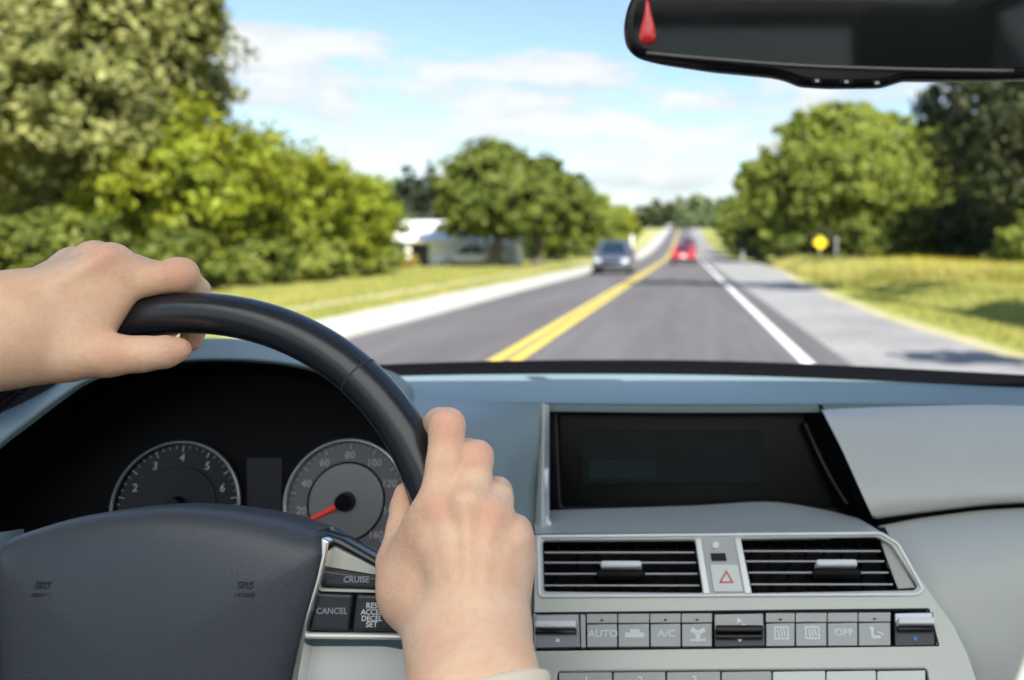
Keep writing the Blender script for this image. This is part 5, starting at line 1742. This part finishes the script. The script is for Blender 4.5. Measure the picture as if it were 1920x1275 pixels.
# left hand (on top of the rim at the left)
Wl = A3(6, 618, .548)
idx = [(A3(208, 497, .585), .0132), (A3(270, 524, .594), .0116), (A3(338, 517, .602), .0110), (A3(366, 545, .622), .0096), (A3(368, 600, .638), .0090), (A3(358, 640, .634), .0078)]
mid = [(A3(178, 488, .612), .0128), (A3(245, 505, .620), .0112), (A3(308, 520, .630), .0106), (A3(330, 560, .645), .0094), (A3(322, 605, .648), .0088), (A3(300, 630, .642), .0078)]
rin = [(A3(140, 495, .634), .0122), (A3(205, 515, .642), .0106), (A3(255, 540, .650), .0100), (A3(268, 575, .658), .0090), (A3(258, 615, .656), .0084), (A3(238, 640, .648), .0074)]
pin = [(A3(98, 520, .650), .0115), (A3(150, 540, .656), .0096), (A3(190, 565, .660), .0090), (A3(200, 600, .662), .0082), (A3(190, 630, .656), .0076), (A3(175, 650, .650), .0068)]
thb = [(A3(95, 660, .562), .0180), (A3(205, 666, .566), .0142), (A3(268, 664, .573), .0118), (A3(310, 660, .578), .0108), (A3(334, 656, .581), .0082)]
palm = [(Wl, A3(205, 500, .585), .0215, .0140), (Wl, A3(172, 495, .610), .0215, .0135), (Wl, A3(135, 503, .632), .0210, .0130), (Wl, A3(96, 525, .648), .0205, .0122),
        (A3(110, 560, .585), A3(190, 545, .588), .0150, .0140), (A3(90, 560, .615), A3(150, 530, .63), .0140, .0130),
        (A3(20, 650, .555), A3(120, 662, .562), .0215, .0185), (A3(150, 640, .568), A3(215, 560, .583), .0125, .0105), (A3(60, 600, .570), A3(150, 590, .575), .0215, .0165)]
arm = [(Wl, (-.55, .47, 1.262), .0230, .0265), (A3(4, 655, .545), (-.55, .465, 1.245), .0200, .0245), (A3(4, 580, .555), (-.55, .475, 1.272), .0195, .0240), ((-.55, .47, 1.26), (-.70, .33, 1.20), .0285, .040)]
ext = []
for (m, w) in ((A3(205, 478, .575), A3(60, 560, .548)), (A3(172, 470, .600), A3(50, 550, .556)), (A3(135, 482, .622), A3(40, 545, .562))):
    ext.append((m, w, .0032, .0022, .007))
ext += [(A3(206, 484, .583), A3(200, 486, .583), .0090, .0090, .006), (A3(180, 478, .606), A3(174, 480, .606), .0092, .0092, .006), (A3(338, 512, .600), A3(330, 511, .600), .0108, .0106, .004)]
fl = [(A3(345, 505, .59), .022), (A3(205, 485, .57), .018), (A3(335, 655, .58), .02), (A3(370, 640, .63), .016), (A3(205, 665, .555), .018), (A3(235, 590, .585), .016)]
build_hand('hand', [idx, mid, rin, pin, thb], palm, arm, ext, .0014, PERSON, 'left hand on top of the steering wheel rim', fl)


def sleeve(p0, p1, r0, r1, nrm, seg=48, label=None):
    """cloth sleeve with a rolled cuff, cut obliquely along the plane normal nrm at p0"""
    p0, p1, nrm = Vector(p0), Vector(p1), Vector(nrm).normalized()
    ax = (p1 - p0).normalized(); a = ax.orthogonal().normalized(); b = ax.cross(a)
    V, Fc = [], []
    rows = [(.0, -.0035), (.0, -.001), (.0015, .0012), (.005, .0018), (.015, .0014), (.022, .0008), (.023, .0002), (.026, .0004), (.05, .001), (.09, .004), (.14, .003), (.20, .008), (.27, .01)]
    L = (p1 - p0).length
    for i, (s, dr) in enumerate(rows):
        for k_ in range(seg):
            t = 2 * math.pi * k_ / seg
            dirv = a * math.cos(t) + b * math.sin(t)
            r = r0 + (r1 - r0) * s / .27 + dr + (.0012 * math.sin(5 * t + s * 60) + .0016 * math.sin(3 * t - s * 40)) * min(1, s * 12)
            base = p0 + dirv * r
            off = -(base - p0).dot(nrm) / ax.dot(nrm) if s < .03 else -(base - p0).dot(nrm) / ax.dot(nrm) * max(0, 1 - (s - .03) / .1)
            V.append(base + ax * (off + s * L / .27))
    for i in range(len(rows) - 1):
        for k_ in range(seg):
            k2 = (k_ + 1) % seg
            Fc.append((i * seg + k_, i * seg + k2, (i + 1) * seg + k2, (i + 1) * seg + k_))
    return mesh_obj('sleeve', V, Fc, M['fabric'], PERSON, smooth=True, label=label)


sleeve(A3(905, 1300, .470), (-.075, .25, .985), .0350, .050, (-.35, .55, .80), label='cream cuff at the right wrist')
sleeve((-.58, .445, 1.25), (-.72, .31, 1.19), .0400, .052, (.8, .5, .2), label='cream cuff outside the left edge')
